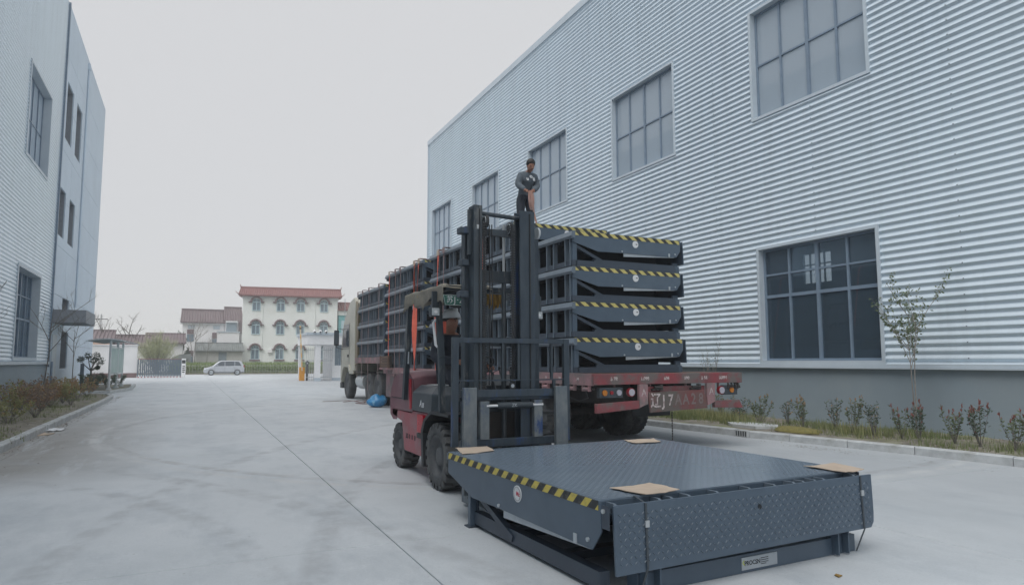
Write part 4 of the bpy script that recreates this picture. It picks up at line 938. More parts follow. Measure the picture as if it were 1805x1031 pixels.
strap(18.25, 4.21, 1.06, M['strap_b'], 'faded brown strap nearest the forklift rear post on the long stack', wd=.04)
strap(20.6, 3.97, .85, M['strap_b'], 'faded red-brown strap at the rear end of the stack behind the cab')
strap(21.9, 3.97, .45, M['strap_b'], 'faded brown strap in the middle of the stack behind the cab')
strap(22.8, 3.97, .85, M['strap_b'], 'faded brown strap second from the truck cab')
strap(23.5, 3.97, .85, M['strap_b'], 'faded brown strap closest to the truck cab', wd=.04)
# slack strap lying on the ground and a blue bag
gs = MB(); pts = [(4.45,23.8,.012),(4.7,23.7,.02),(5.0,23.9,.012),(5.35,23.72,.03),(5.6,23.6,.012),(5.85,23.9,.02),(6.05,23.6,.03),(6.3,23.7,.05)]
for a, b in zip(pts[:-1], pts[1:]): gs.bar(a, b, .05, .012)
tag(gs.build('slack_strap', M['strap_b']), 'faded brown strap lying slack on the concrete beside the truck front wheel', 'strap')
gs = MB(); pts = [(5.0,22.9,.03),(5.35,22.95,.06),(5.55,22.8,.02),(5.72,22.6,.05),(5.62,22.4,.02),(5.3,22.3,.02),(5.45,21.8,.012),(5.75,21.9,.015)]
for a, b in zip(pts[:-1], pts[1:]): gs.bar(a, b, .05, .02)
tag(gs.build('slack_strap', M['strap_b']), 'crumpled brown strap heap on the ground beside the blue bag', 'strap')
bag = MB().sphere((0,0,.22), .33, 20, 14, .68)
vv = []
from mathutils import noise as _n
for v in bag.v:
    d = 1+.22*_n.noise(Vector(v)*5)+.07*_n.noise(Vector(v)*13); vv.append((v[0]*d*1.25, v[1]*d, max(0.0, v[2]*d)))
bag.v = vv; bo = bag.build('plastic_bag', M['bag']); bo.location = (5.50, 20.25, 0); bo.scale = (.8, .8, .85); tag(bo, 'crumpled blue plastic bundle on the ground behind the forklift', 'bag')
# ================================================================ forklift (mast towards the camera)
fk = thing('forklift', 'faded red forklift with black tall mast and tattered cover on its overhead guard', 'forklift', (0,0,0))
def solid_tyre(c, r, wdt, out, nl):
    x, y, z = c; h = wdt/2; o = MB()
    o.lathe([(-h*.8, r*.60), (-h, r*.66), (-h, r*.84), (-h*.86, r*.90), (h*.86, r*.90), (h, r*.84), (h, r*.66), (h*.8, r*.60)], c, 0, 40)
    for k in range(nl):
        a = 2*math.pi*k/nl
        for s_ in (-1, 1):
            aa = a+(.5*2*math.pi/nl if s_ > 0 else 0); da = .30*2*math.pi/nl
            def P(xx, ang, rr): return (x+xx, y+math.cos(ang)*rr, z+math.sin(ang)*rr)
            vs = []
            for rr, sh in ((r*.88, 0), (r, 0)):
                vs += [P(s_*h*1.0 if rr < r else s_*h*.96, aa-da, rr), P(s_*h*1.0 if rr < r else s_*h*.96, aa+da, rr), P(-s_*h*.12, aa+da*1.9, rr), P(-s_*h*.12, aa-da*.1, rr)]
            o.add(vs, [(0,1,2,3),(7,6,5,4),(0,4,5,1),(1,5,6,2),(2,6,7,3),(3,7,4,0)])
            vs = [P(s_*h*1.005, aa-da, r*.80), P(s_*h*1.005, aa+da, r*.80), P(s_*h*1.005, aa+da, r*.97), P(s_*h*1.005, aa-da, r*.97)]
            vs += [P(s_*h*.97, aa-da, r*.78), P(s_*h*.97, aa+da, r*.78), P(s_*h*.95, aa+da, r*.97), P(s_*h*.95, aa-da, r*.97)]
            o.add(vs, [(0,1,2,3),(7,6,5,4),(0,4,5,1),(1,5,6,2),(2,6,7,3),(3,7,4,0)])
    ty = o.build('wheel', M['rubber_dusty'], fk)
    rm = MB(); s_ = out
    rm.lathe([(s_*h*.95, r*.645), (s_*h*1.0, r*.61), (s_*h*.55, r*.57), (s_*h*.35, r*.50), (s_*h*.33, r*.33), (s_*h*.75, r*.27), (s_*h*.80, r*.16), (s_*h*.76, .001)], c, 0, 32)
    for k in range(6):
        a = 2*math.pi*k/6+.3; py, pz = y+math.cos(a)*r*.41, z+math.sin(a)*r*.41; rm.cyl((x+s_*h*.34, py, pz), (x+s_*h*.55, py, pz), .017, 6)
    rm.build('rim', M['rim'], ty)
solid_tyre((2.725, 6.98, .375), .375, .27, -1, 20); solid_tyre((3.80, 6.98, .375), .375, .27, 1, 20)
solid_tyre((2.785, 8.70, .305), .305, .22, -1, 18); solid_tyre((3.74, 8.70, .305), .305, .22, 1, 18)
MB().box(2.86, 3.66, 6.90, 7.06, .30, .46).build('front_axle', M['under'], fk); MB().box(2.9, 3.64, 8.62, 8.78, .24, .36).build('rear_axle', M['under'], fk)
# chassis
cp = [(7.42, .27), (8.40, .27), (8.52, .64), (8.98, .70), (8.98, .80), (7.40, .82)]
MB().prism(cp, 0, 2.66, 3.88).build('chassis', M['red'], fk, bevel=.015)
MB().prism([(7.78, .575), (7.78, .79), (7.56, .79), (7.56, .575)], 0, 2.625, 2.659).build('tail_light', M['red_lamp'], fk)
MB().box(2.63, 2.659, 7.52, 7.80, .50, .555).build('step', M['black'], fk)
for k, s_ in enumerate(('3.5', '0', '0', '8')): text(s_, .085, M['ink'], fk, (2.657, 8.28-k*.11, .47), (R(90),0,R(-90)), 'worn_lettering', .0006, bold=.003)
# counterweight: rounded heavy casting
prof = [(8.08, .80), (8.08, 1.27), (8.20, 1.33), (8.72, 1.33), (8.98, 1.26), (9.13, 1.10), (9.18, .90), (9.16, .72), (9.02, .66), (8.84, .67), (8.80, .80)]
cwm = MB(); n = len(prof)
secs = [(2.64, .86, .05), (2.60, .93, .03), (2.70, 1.0, 0), (3.24, 1.03, 0), (3.84, 1.0, 0), (3.93, .93, .03), (3.90, .86, .05)]
xs2 = [2.66, 2.70, 2.86, 3.27, 3.66, 3.84, 3.88]; sc2 = [.90, .96, 1.0, 1.015, 1.0, .96, .90]
vs = []
for x, s_ in zip(xs2, sc2):
    for (y, z) in prof: vs.append((x, 8.08+(y-8.08)*s_, .60+(z-.60)*(.92+.08*(s_-.9)/.115 if z > .9 else 1)))
fs = [tuple(range(n)), tuple(range(len(vs)-1, len(vs)-1-n, -1))]
for k in range(len(xs2)-1):
    for i in range(n): fs.append((k*n+i, k*n+(i+1)%n, (k+1)*n+(i+1)%n, (k+1)*n+i))
cwo = MB().add(vs, fs, True).build('counterweight', M['cw'], fk, bevel=.02)
MB().bar((2.648, 8.14, 1.22), (2.652, 8.13, .83), .07, .012, up=(1,0,0)).build('red_edge', M['redstrip'], fk)
MB().box(2.652, 2.664, 8.25, 9.0, .945, .953).build('casting_seam', M['ink'], fk)
# black engine cover side with model mark, paper on top
hv = [(2.63,8.02,.83),(2.63,7.36,.83),(2.63,7.95,1.06),(2.63,7.28,1.06),(2.70,7.88,1.155),(2.72,7.20,1.155)]
hp = MB().add([(2.64,8.06,.825),(2.64,7.30,.825),(2.74,6.98,.825),(3.86,6.98,.825),(3.90,8.06,.825),
               (2.64,8.00,1.06),(2.64,7.28,1.06),(2.78,7.02,1.06),(3.84,7.02,1.06),(3.88,8.0,1.06),
               (2.72,7.92,1.15),(2.74,7.36,1.15),(2.86,7.18,1.15),(3.74,7.18,1.15),(3.78,7.92,1.15)],
   [(4,3,2,1,0),(0,1,6,5),(1,2,7,6),(2,3,8,7),(3,4,9,8),(4,0,5,9),(5,6,11,10),(6,7,12,11),(7,8,13,12),(8,9,14,13),(9,5,10,14),(10,11,12,13,14)])
hood = hp.build('engine_cover', M['black_pl'], fk, bevel=.012)
text('A', .115, M['whiteink'], hood, (2.636, 7.68, .925), (R(90),0,R(-90)), 'lettering', .0006, shear=.25, bold=.003); text('35', .075, M['whiteink'], hood, (2.636, 7.59, .91), (R(90),0,R(-90)), 'lettering', .0006, shear=.2, bold=.003)
pp = MB().add([(2.76,7.80,1.158),(2.78,7.30,1.162),(3.04,7.22,1.158),(3.10,7.74,1.168),(2.76,7.80,1.155),(2.78,7.30,1.159),(3.04,7.22,1.155),(3.10,7.74,1.165)], [(0,1,2,3),(7,6,5,4),(0,4,5,1),(1,5,6,2),(2,6,7,3),(3,7,4,0)])
tag(pp.build('paper_sheet', M['paper']), 'white paper sheet lying on the black engine cover of the forklift', 'paper')
# fender over the front wheel
MB().prism([(7.46, .20), (7.50, .62), (7.40, .76), (7.16, .87), (6.60, .87), (6.60, .84), (7.14, .84), (7.35, .74), (7.43, .60), (7.39, .20)], 0, 2.58, 2.98).build('fender', M['black'], fk)
MB().prism([(7.46, .20), (7.50, .62), (7.40, .76), (7.16, .87), (6.60, .87), (6.60, .84), (7.14, .84), (7.35, .74), (7.43, .60), (7.39, .20)], 0, 3.56, 3.94).build('fender', M['black'], fk)
# cowl, dash, seat, wheel, levers
MB().prism([(6.62, .88), (6.62, 1.18), (6.84, 1.30), (7.00, 1.16), (7.06, .88)], 0, 2.86, 3.70).build('dashboard', M['black_pl'], fk, bevel=.01)
MB().box(2.80, 3.72, 7.07, 7.9, .80, .82).build('floor_plate', M['black'], fk)
st_ = MB().box(2.98, 3.46, 7.50, 7.95, 1.151, 1.24); st_.prism([(7.86, 1.241), (7.95, 1.70), (8.03, 1.70), (7.97, 1.241)], 0, 3.0, 3.44); st_.build('seat', M['black_pl'], fk, bevel=.03)
sw = MB(); ctr = Vector((3.20, 7.12, 1.42)); ax = Vector((0, .5, .87)).normalized(); a_ = Vector((1,0,0)); b_ = ax.cross(a_)
ring = [ctr+a_*math.cos(t*.3142)*.17+b_*math.sin(t*.3142)*.17 for t in range(21)]
sw.tube(ring, .012, 6); sw.cyl((3.20, 6.88, 1.22), ctr, .02, 8)
for t in (0, 7, 13): sw.tube([ctr, ring[t]], .009, 5)
sw.build('steering_wheel', M['black'], fk)
lv = MB()
for x in (3.42, 3.50, 3.58): lv.cyl((x, 6.98, 1.15), (x+.01, 7.06, 1.36), .007, 6); lv.sphere((x+.01, 7.06, 1.37), .018, 8, 6)
lv.build('levers', M['black'], fk)
ho = MB()
for k in range(3): ho.tube([(3.0+.12*k, 6.62, 1.0), (2.98+.12*k, 6.55, 1.30+.03*k), (3.05+.12*k, 6.5, 1.36), (3.1+.1*k, 6.46, 1.1)], .011, 6)
ho.build('hoses', M['black_pl'], fk)
# overhead guard
def path_bar(m_, pts, w_, h_, up=(1,0,0)):
    for a, b in zip(pts[:-1], pts[1:]): m_.bar(a, b, w_, h_, up)
for x in (2.635, 3.80):
    m_ = MB(); path_bar(m_, [(x, 6.92, .84), (x, 6.96, 1.50), (x, 7.04, 1.95), (x, 7.06, 2.20)], .055, .07); m_.build('front_pillar', M['mast'], fk)
    m_ = MB(); path_bar(m_, [(x, 8.32, .95), (x, 8.22, 1.60), (x, 8.16, 2.26)], .085, .06); m_.build('rear_pillar', M['frame'] if False else M['mast'], fk)
MB().box(2.628, 2.633, 8.14, 8.27, 1.42, 1.58).build('tape_patch', M['galv'], fk)
MB().box(2.69, 2.73, 7.05, 7.06, 1.78, 1.92).build('red_tag', M['strap_o'], fk)
gh = MB().tube([(2.63, 7.0, 1.60), (2.585, 7.01, 1.64), (2.575, 7.06, 1.90), (2.62, 7.07, 1.95)], .017, 8); gh.build('grab_handle', M['white'], fk)
rf = MB()
for x in (2.66, 3.80): rf.box(x-.03, x+.03, 6.80, 8.2, 2.261, 2.32)
for y in (6.80, 8.14): rf.box(2.69, 3.77, y, y+.06, 2.262, 2.318)
for k in range(6): x = 2.82+k*.165; rf.box(x, x+.03, 6.86, 8.14, 2.265, 2.31)
rf.build('guard_roof', M['mast'], fk)
# tattered cover lying over the roof
from mathutils import noise as _n
def cloth(x0, x1, y0, y1, z, drop, seed, mm_, nm_, nx=34, ny=26):
    vs = []; fs = []
    for i in range(nx+1):
        for j in range(ny+1):
            u = -drop[0]+(x1-x0+drop[0]+drop[1])*i/nx; v = -drop[2]+(y1-y0+drop[2]+drop[3])*j/ny
            x = min(max(u, 0), x1-x0); y = min(max(v, 0), y1-y0); zz = z
            ex = -min(u, 0)+max(u-(x1-x0), 0); ey = -min(v, 0)+max(v-(y1-y0), 0)
            rag = 1+.55*_n.noise(Vector((u*3.1, v*3.1, seed)))+.35*_n.noise(Vector((u*11, v*11, seed+4)))
            zz -= (ex+ey)*rag
            wv = .022*_n.noise(Vector((u*4, v*4, seed+9)))+.010*_n.noise(Vector((u*13, v*13, seed)))
            sx_ = -1 if u < 0 else (1 if u > x1-x0 else 0); sy_ = -1 if v < 0 else (1 if v > y1-y0 else 0)
            vs.append((x0+x+sx_*(.012+abs(wv)), y0+y+sy_*(.012+abs(wv)*1.2), zz+(wv+.014 if ex+ey == 0 else 0)))
    for i in range(nx):
        for j in range(ny):
            a = i*(ny+1)+j; fs.append((a, a+ny+1, a+ny+2, a+1))
    o = MB().add(vs, fs, True).build(nm_, mm_); s_ = o.modifiers.new('thick', 'SOLIDIFY'); s_.thickness = .004; return o
tp = cloth(2.60, 3.20, 6.80, 8.22, 2.325, (.19, .0, .035, .10), 3, M['tarp'], 'tattered_cover'); tag(tp, 'dirty tan tattered cover draped over the forklift roof guard', 'cover')
tp2 = MB(); vs = []; fs = []; N_ = 24
for i in range(N_+1):
    x = 3.17+.26*i/N_; l = .12+.06*_n.noise(Vector((x*9, 0, 2)))+(.05 if i % 5 in (1, 2) else 0); vs += [(x, 6.93+.01*math.sin(i), 2.252), (x, 6.93+.02*math.sin(i*1.3), 2.252-l)]
tp2.add(vs, [(2*i, 2*i+2, 2*i+3, 2*i+1) for i in range(N_)]); o = tp2.build('torn_flap', M['tarp_y']); s_ = o.modifiers.new('t', 'SOLIDIFY'); s_.thickness = .003; tag(o, 'ragged mustard-yellow cloth hanging under the forklift roof, seen through the mast', 'cloth')
# working lamps and number plate under the roof edge
for x, o_ in ((2.555, 1), (3.92, 0)):
    lh = MB().prism([(x-.055, 1.965), (x+.055, 1.965), (x+.062, 2.075), (x-.062, 2.075)], 1, 6.94, 7.03).build('work_lamp', M['black_pl'], fk, bevel=.015)
    MB().box(x-.046, x+.046, 6.931, 6.9395, 1.978, 2.063).build('lamp_glass', M['lampglass'], lh, bevel=.01)
    MB().cyl((x, 6.9305, 2.02), (x, 6.926, 2.02), .02, 12).build('bulb', M['white'], lh)
    MB().box(x-.03, x+.05, 6.97, 7.0, 2.076, 2.262).build('lamp_bracket', M['mast'], lh)
pl = MB().prism([(2.575, 2.205), (2.93, 2.205), (2.93, 2.085), (2.60, 2.085)], 1, 6.76, 6.766).build('number_plate', M['plate_g'], fk)
for (x, s_, z_) in ((2.69, '苏', .085), (2.75, 'J', .10), (2.785, '·', .1), (2.825, '2', .10), (2.89, '0', .10)): text(s_, z_, M['whiteink'], pl, (x-.03, 6.758, 2.145), (R(90),0,0), 'plate_character', .0006)
MB().tube([(2.58, 6.757, 2.20), (2.925, 6.757, 2.20), (2.925, 6.757, 2.09), (2.605, 6.757, 2.09), (2.58, 6.757, 2.20)], .0025, 4).build('plate_rim', M['whiteink'], pl)
MB().prism([(2.66, 2.084), (2.86, 2.084), (2.80, 2.06), (2.72, 2.06)], 1, 6.767, 6.80).build('plate_bracket', M['black'], fk)
# ---- mast
def channel(x0, x1, y0, y1, z0, z1, open_to, nm_, mm_):
    t_ = .022; m_ = MB().box(x0, x1, y0, y0+t_, z0, z1); m_.box(x0, x1, y1-t_, y1, z0, z1)
    if open_to > 0: m_.box(x0, x0+t_, y0+t_, y1-t_, z0, z1)
    else: m_.box(x1-t_, x1, y0+t_, y1-t_, z0, z1)
    return m_.build(nm_, mm_, fk, bevel=.003)
channel(2.69, 2.79, 6.395, 6.50, .12, 2.93, 1, 'outer_mast', M['mast']); channel(3.49, 3.61, 6.395, 6.50, .12, 2.93, -1, 'outer_mast', M['mast_w'])
channel(2.73, 2.828, 6.24, 6.39, .16, 3.14, 1, 'inner_mast', M['mast']); channel(3.29, 3.475, 6.24, 6.39, .16, 3.13, -1, 'inner_mast', M['mast_w'])
MB().box(2.695, 2.729, 6.30, 6.345, 2.60, 3.10).build('inner_guide', M['mast'], fk)
MB().box(3.405, 3.415, 6.226, 6.2395, .2, 3.1).build('groove_shade', M['black'], fk); MB().box(2.79, 2.797, 6.226, 6.2395, .2, 3.1).build('groove_shade', M['black'], fk)  # black strips painting the shaded groove line on each column
MB().cyl((2.80, 6.33, 3.075), (3.36, 6.33, 3.055), .024, 12).build('top_tube', M['mast'], fk)
MB().box(2.829, 3.289, 6.34, 6.388, 2.84, 2.91).build('crossbar', M['mast'], fk); MB().box(2.80, 3.485, 6.43, 6.48, 2.33, 2.46).build('crossbar', M['mast'], fk)
MB().box(2.72, 3.50, 6.545, 6.60, 1.62, 1.72).build('crossbar', M['mast'], fk); MB().box(2.72, 3.50, 6.50, 6.56, .35, .5).build('crossbar', M['mast'], fk)
for (x0, x1, z) in ((2.60, 2.70, 2.83), (2.62, 2.70, 2.48), (2.60, 2.70, 2.135)):
    MB().box(x0, x1, 6.30, 6.42, z, z+.07).build('mast_bracket', M['mast_w'], fk, bevel=.008)
for x in (2.775, 3.54): MB().cyl((x-.012, 6.30, 2.90), (x+.012, 6.30, 2.90), .065, 20).build('roller', M['steel'], fk)
for x, z in ((2.91, 2.99), (3.21, 2.93)):
    q = MB().cyl((x-.015, 6.34, z), (x+.015, 6.34, z), .075, 20).build('sprocket', M['black'], fk); MB().tube([(x-.018, 6.34+.055*math.cos(a*.4), z+.055*math.sin(a*.4)) for a in range(17)], .006, 5).build('sprocket_rim', M['galv'], q)
for (x0, x1) in ((2.832, 2.888), (3.18, 3.24)):
    c_ = MB().box(x0+.015, x1-.015, 6.262, 6.27, .95, 2.97)
    z = .95
    while z < 2.96: c_.box(x0, x1, 6.254, 6.278, z, z+.014); z += .0285
    c_.build('lift_chain', M['black'], fk)
for x in (2.955, 3.20): MB().cyl((x, 6.47, .2), (x, 6.47, 2.35), .028, 12).build('lift_cylinder', M['black_pl'], fk); MB().cyl((x, 6.47, 2.35), (x, 6.47, 3.0), .016, 10).build('cylinder_rod', M['steel'], fk)
ms = MB()
for k in range(2): ms.tube([(2.94+.03*k, 6.30, 2.95), (2.95+.03*k, 6.30, 2.0), (2.94+.03*k, 6.30, 1.2)], .007, 5)
ms.build('hydraulic_hose', M['black'], fk)
# carriage, load backrest, forks
MB().box(2.56, 3.83, 6.17, 6.215, 1.075, 1.155).add([],[]).box(2.56, 3.83, 6.215, 6.24, 1.04, 1.085).build('carriage_rail', M['mast_w'], fk, bevel=.004)
MB().box(2.56, 3.83, 6.17, 6.23, .56, .64).build('carriage_rail', M['mast_w'], fk, bevel=.004)
for x in (2.82, 3.46): MB().box(x-.045, x+.055, 6.16, 6.235, .641, 1.035).build('carriage_plate', M['fork'], fk)
MB().cyl((2.98, 6.19, .985), (3.40, 6.19, .985), .035, 12).build('side_shift_cylinder', M['black_pl'], fk)
for x in (2.845, 3.395): MB().cyl((x, 6.17, .985), (x+.13, 6.17, .985), .014, 8).build('cylinder_rod', M['white'], fk)
text('ZK', .05, M['galv'], fk, (3.17, 6.152, .985), (R(90),0,0), 'cast_mark', .0008)
MB().box(3.14, 3.20, 6.20, 6.22, 1.156, 1.22).build('lug', M['black'], fk); MB().cyl((3.17, 6.199, 1.19), (3.17, 6.195, 1.19), .02, 12).build('lug_eye', M['galv'], fk)
for x in (2.50, 3.84): MB().box(x-.035, x+.035, 6.175, 6.225, .58, 1.70).build('backrest_upright', M['mast_w'], fk, bevel=.004)
MB().box(2.535, 3.805, 6.180, 6.215, 1.645, 1.698).build('backrest_top', M['mast_w'], fk, bevel=.004)
MB().box(2.535, 3.805, 6.185, 6.20, 1.245, 1.258).build('backrest_bar', M['mast_w'], fk)
for x in (3.05, 3.24, 3.655): MB().box(x-.014, x+.014, 6.187, 6.212, 1.26, 1.644).build('backrest_bar', M['mast'], fk)
MB().box(3.665, 3.70, 6.187, 6.212, 1.156, 1.244).build('backrest_bar', M['mast'], fk)
for x in (2.64, 3.735):
    f_ = MB().prism([(6.165, 1.18), (6.12, 1.18), (6.105, .10), (5.25, .05), (5.25, .035), (6.165, .035)], 0, x-.075, x+.075); f_.build('fork', M['fork'], fk, bevel=.004)
MB().cyl((2.86, 6.52, .55), (3.05, 7.0, .62), .04, 10).build('tilt_cylinder', M['under'], fk)
MB().box(2.88, 3.64, 6.62, 6.70, .40, .88).build('front_plate', M['under'], fk)

# ================================================================ people
def person_mesh(name, joints, edges, mm_, parent, sub=2, smoothit=True):
    names = list(joints); idx = {n: i for i, n in enumerate(names)}
    me = bpy.data.meshes.new(name); me.from_pydata([joints[n][0] for n in names], [(idx[a], idx[b]) for a, b in edges], [])
    o = bpy.data.objects.new(name, me); col.objects.link(o); o.parent = parent
    o.modifiers.new('skin', 'SKIN'); s_ = o.modifiers.new('sub', 'SUBSURF'); s_.levels = sub; s_.render_levels = sub
    for i, n in enumerate(names):
        r_ = joints[n][1]; r_ = r_ if isinstance(r_, tuple) else (r_, r_)
        me.skin_vertices[0].data[i].radius = r_; me.skin_vertices[0].data[i].use_root = (i == 0)
    me.materials.append(mm_)
    dg = bpy.context.evaluated_depsgraph_get(); ev = bpy.data.meshes.new_from_object(o.evaluated_get(dg)); ev.name = name
    o.modifiers.clear(); o.data = ev
    for p_ in ev.polygons: p_.use_smooth = True
    ev.materials.clear(); ev.materials.append(mm_)
    return o
def chain(*n): return list(zip(n[:-1], n[1:]))
def face(parent, c, s_, yaw, pitch, hair_m=None, helmet=None):
    # eyes, nose, mouth, ears, hair placed in a head frame: -y is forward
    h = bpy.data.objects.new('head_frame', None)
    M_ = Matrix.Translation(c) @ Euler((pitch, 0, yaw)).to_matrix().to_4x4()
    def put(mb, nm_, mm_, bevel=0):
        mb.v = [tuple(M_ @ (Vector(v)*s_)) for v in mb.v]; return mb.build(nm_, mm_, parent)
    put(MB().sphere((0,0,0), .105, 20, 14, 1.18), 'head_skin', M['skin']) if False else None
    e = MB()
    for sx_ in (-1, 1): e.sphere((sx_*.032, -.090, .005), .0065, 8, 6)
    put(e, 'eyes', M['ink'])
    b = MB()
    for sx_ in (-1, 1): b.bar((sx_*.016, -.094, .030), (sx_*.048, -.086, .028), .008, .007)
    put(b, 'eyebrows', M['hair'])
    put(MB().bar((-.022, -.092, -.052), (.022, -.092, -.052), .008, .007), 'mouth', mat('lips', (.26,.09,.08)))
    if hair_m:
        hm = MB().sphere((0, .022, .045), .100, 22, 14, 1.08)
        vv = []
        for v in hm.v:
            x, y, z = v
            if y < -.045 and z < .072: y = -.045+(y+.045)*.1; 
            if z < -.02: z = -.02+(z+.02)*.3
            d = 1+.04*_n.noise(Vector(v)*30); vv.append((x*d, y*d, z*d))
        hm.v = vv; put(hm, 'hair', hair_m)
    if helmet:
        hh = MB().sphere((0, .005, .045), .125, 24, 14, 1.05, z0=-.02); hh.lathe([(-.004, .115), (-.008, .140), (-.003, .142), (.004, .122)], (0, -.008, .05), 2, 24); hh.bar((0, -.10, .12), (0, .10, .12), .03, .10)
        put(hh, 'hard_hat', helmet)
    bpy.data.objects.remove(h)
def make_body(root, J, parts):
    b = person_mesh('body', J, parts, M['skin'], root); return b
# --- man standing on the load
mn = thing('person', 'person in grey printed sweater and dark trousers standing on top of the load, gathering straps', 'person', (0,0,0))
def P3(x, y, z): return (6.62+x, 12.35+y, 4.275+z)
S = {
 'pelvis': (P3(0,0,.86), (.13,.11)), 'belly': (P3(0,-.03,1.00), (.125,.105)), 'chest': (P3(-.01,-.15,1.14), (.155,.12)), 'shoulders': (P3(-.01,-.18,1.25), (.10,.07)),
 'neck': (P3(-.01,-.245,1.325), .050), 'chin': (P3(-.02,-.325,1.345), (.066,.070)), 'head': (P3(-.02,-.345,1.42), (.098,.112)), 'crown': (P3(-.02,-.325,1.49), (.085,.095)),
 'shL': (P3(-.17,-.17,1.23), .062), 'elL': (P3(-.255,-.17,1.02), .047), 'wrL': (P3(-.17,-.36,.86), .032), 'haL': (P3(-.115,-.40,.835), (.036,.022)),
 'shR': (P3(.16,-.17,1.23), .062), 'elR': (P3(.235,-.17,1.03), .047), 'wrR': (P3(.03,-.37,.875), .032), 'haR': (P3(-.035,-.41,.85), (.036,.022)),
 'hipL': (P3(-.10,.0,.82), .095), 'knL': (P3(-.13,-.08,.45), .062), 'anL': (P3(-.13,.02,.08), .042), 'toL': (P3(-.15,-.13,.035), (.038,.03)),
 'hipR': (P3(.10,.0,.82), .095), 'knR': (P3(.14,-.05,.45), .062), 'anR': (P3(.15,.03,.08), .042), 'toR': (P3(.18,-.12,.035), (.038,.03)),
}
E_ = chain('pelvis','belly','chest','shoulders','neck','chin','head','crown')+chain('shoulders','shL','elL','wrL','haL')+chain('shoulders','shR','elR','wrR','haR')+chain('pelvis','hipL','knL','anL','toL')+chain('pelvis','hipR','knR','anR','toR')
def slim(S_): return {k: (v[0], tuple(r*.72 for r in v[1]) if k in ('pelvis','belly','chest') else (v[1]*.75 if k[:3] == 'hip' else v[1])) for k, v in S_.items()}
person_mesh('body', slim(S), E_, M['skin'], mn)
def grow(keys, g_, S_): return {k: (S_[k][0], tuple((r+g_) for r in (S_[k][1] if isinstance(S_[k][1], tuple) else (S_[k][1],)*2))) for k in keys}
sw_ = grow(['belly','chest','shoulders','shL','elL','wrL','shR','elR','wrR'], .034, S); sw_['neckb'] = (P3(-.01,-.205,1.33), .068); sw_['shoulders'] = (P3(-.01,-.17,1.25), (.145,.11)); sw_['pelvis'] = (P3(0,0,.82), (.175,.155))
swo = person_mesh('sweater', sw_, chain('pelvis','belly','chest','shoulders','neckb')+chain('shoulders','shL','elL','wrL')+chain('shoulders','shR','elR','wrR'), M['sweater'], mn)
tro = grow(['pelvis','hipL','knL','anL','hipR','knR','anR'], .032, S); tro['hem'] = (P3(0,0,.97), (.15,.13)); tro['pelvis'] = (P3(0,0,.86), (.165,.145))
person_mesh('trousers', tro, chain('pelvis','hipL','knL','anL')+chain('pelvis','hipR','knR','anR')+[('pelvis','hem')], M['navy'], mn)
for s_ in ('L', 'R'):
    a_ = Vector(S['an'+s_][0]); t_ = Vector(S['to'+s_][0])
    person_mesh('shoe', {'a': (tuple(a_+Vector((0,.02,-.03))), (.05,.05)), 'b': (tuple((a_+t_)/2-Vector((0,0,.015))), (.05,.04)), 'c': (tuple(t_), (.048,.035))}, [('a','b'),('b','c')], M['shoe'], mn, 2)
def hand(c, d, side, root, s_=1.0, curl=.6):
    d = Vector(d).normalized(); up = Vector((0,0,1)); sdv = d.cross(up).normalized(); up = sdv.cross(d)
    for k, ln in enumerate((.070, .080, .074, .058)):
        o0 = Vector(c)+sdv*(.027-.018*k)*s_; p1 = o0+d*ln*.55*s_-up*.012*s_; p2 = p1+(d*math.cos(curl*1.6)-up*math.sin(curl*1.6))*ln*.35*s_; p3 = p2+(d*math.cos(curl*3)-up*math.sin(curl*3))*ln*.28*s_
        person_mesh('finger', {'a': (tuple(o0), .010*s_), 'b': (tuple(p1), .0095*s_), 'c': (tuple(p2), .009*s_), 'd': (tuple(p3), .0075*s_)}, chain('a','b','c','d'), M['skin'], root, 1)
    o0 = Vector(c)-d*.02*s_+sdv*.03*side*s_; p1 = o0+(d*.5+sdv*side*.6-up*.3)*.045*s_; p2 = p1+(d*.8-up*.6)*.035*s_
    person_mesh('thumb', {'a': (tuple(o0), .012*s_), 'b': (tuple(p1), .011*s_), 'c': (tuple(p2), .009*s_)}, chain('a','b','c'), M['skin'], root, 1)
hand(S['haL'][0], (.4,-.7,-.5), 1, mn); hand(S['haR'][0], (-.4,-.7,-.5), -1, mn)
face(mn, Vector(P3(-.02,-.335,1.43)), 1.0, R(-8), R(38), hair_m=M['hair'])
MB().prism([(P3(-.04,0,0)[0], P3(0,0,1.345)[2]), (P3(-.0,0,0)[0], P3(0,0,1.345)[2]), (P3(-.02,0,0)[0], P3(0,0,1.395)[2])], 1, P3(0,-.455,0)[1], P3(0,-.39,0)[1]).build('nose', M['skin'], mn)
# print on the chest
for (x, s_, z_, sz) in ((-.01, 'o', 1.225, .13), (-.085, 'u', 1.165, .11), (.07, 'li', 1.170, .12)):
    text(s_, sz, M['whiteink'], swo, P3(x, -.338+(1.235-z_)*.3, z_-.03), (R(72),0,0), 'chest_print', .002, bold=.004)
# strap bundle in his hands
rp = MB(); hx = Vector(P3(-.075,-.44,.83))
for k in range(4):
    w_ = .05+.016*k; dx = -.03+.018*k; pts = []
    for q in range(15):
        t = q/14*2*math.pi; pts.append(hx+Vector((dx+math.sin(t)*w_*.55, .012*k-.02, -.13-.02*k+math.cos(t)*(.13+.025*k))))
    for a, b in zip(pts[:-1], pts[1:]): rp.bar(a, b, .035, .006, up=(0,1,0))
tail = [hx, hx+Vector((.05,-.0,-.2)), hx+Vector((.10,.05,-.45)), hx+Vector((.17,.05,-.70)), hx+Vector((.22,.0,-.80))]
for a, b in zip(tail[:-1], tail[1:]): rp.bar(a, b, .04, .006, up=(0,1,0))
tag(rp.build('strap_bundle', M['rope']), 'pinkish strap bundle hanging from the hands of the person on the load', 'strap')
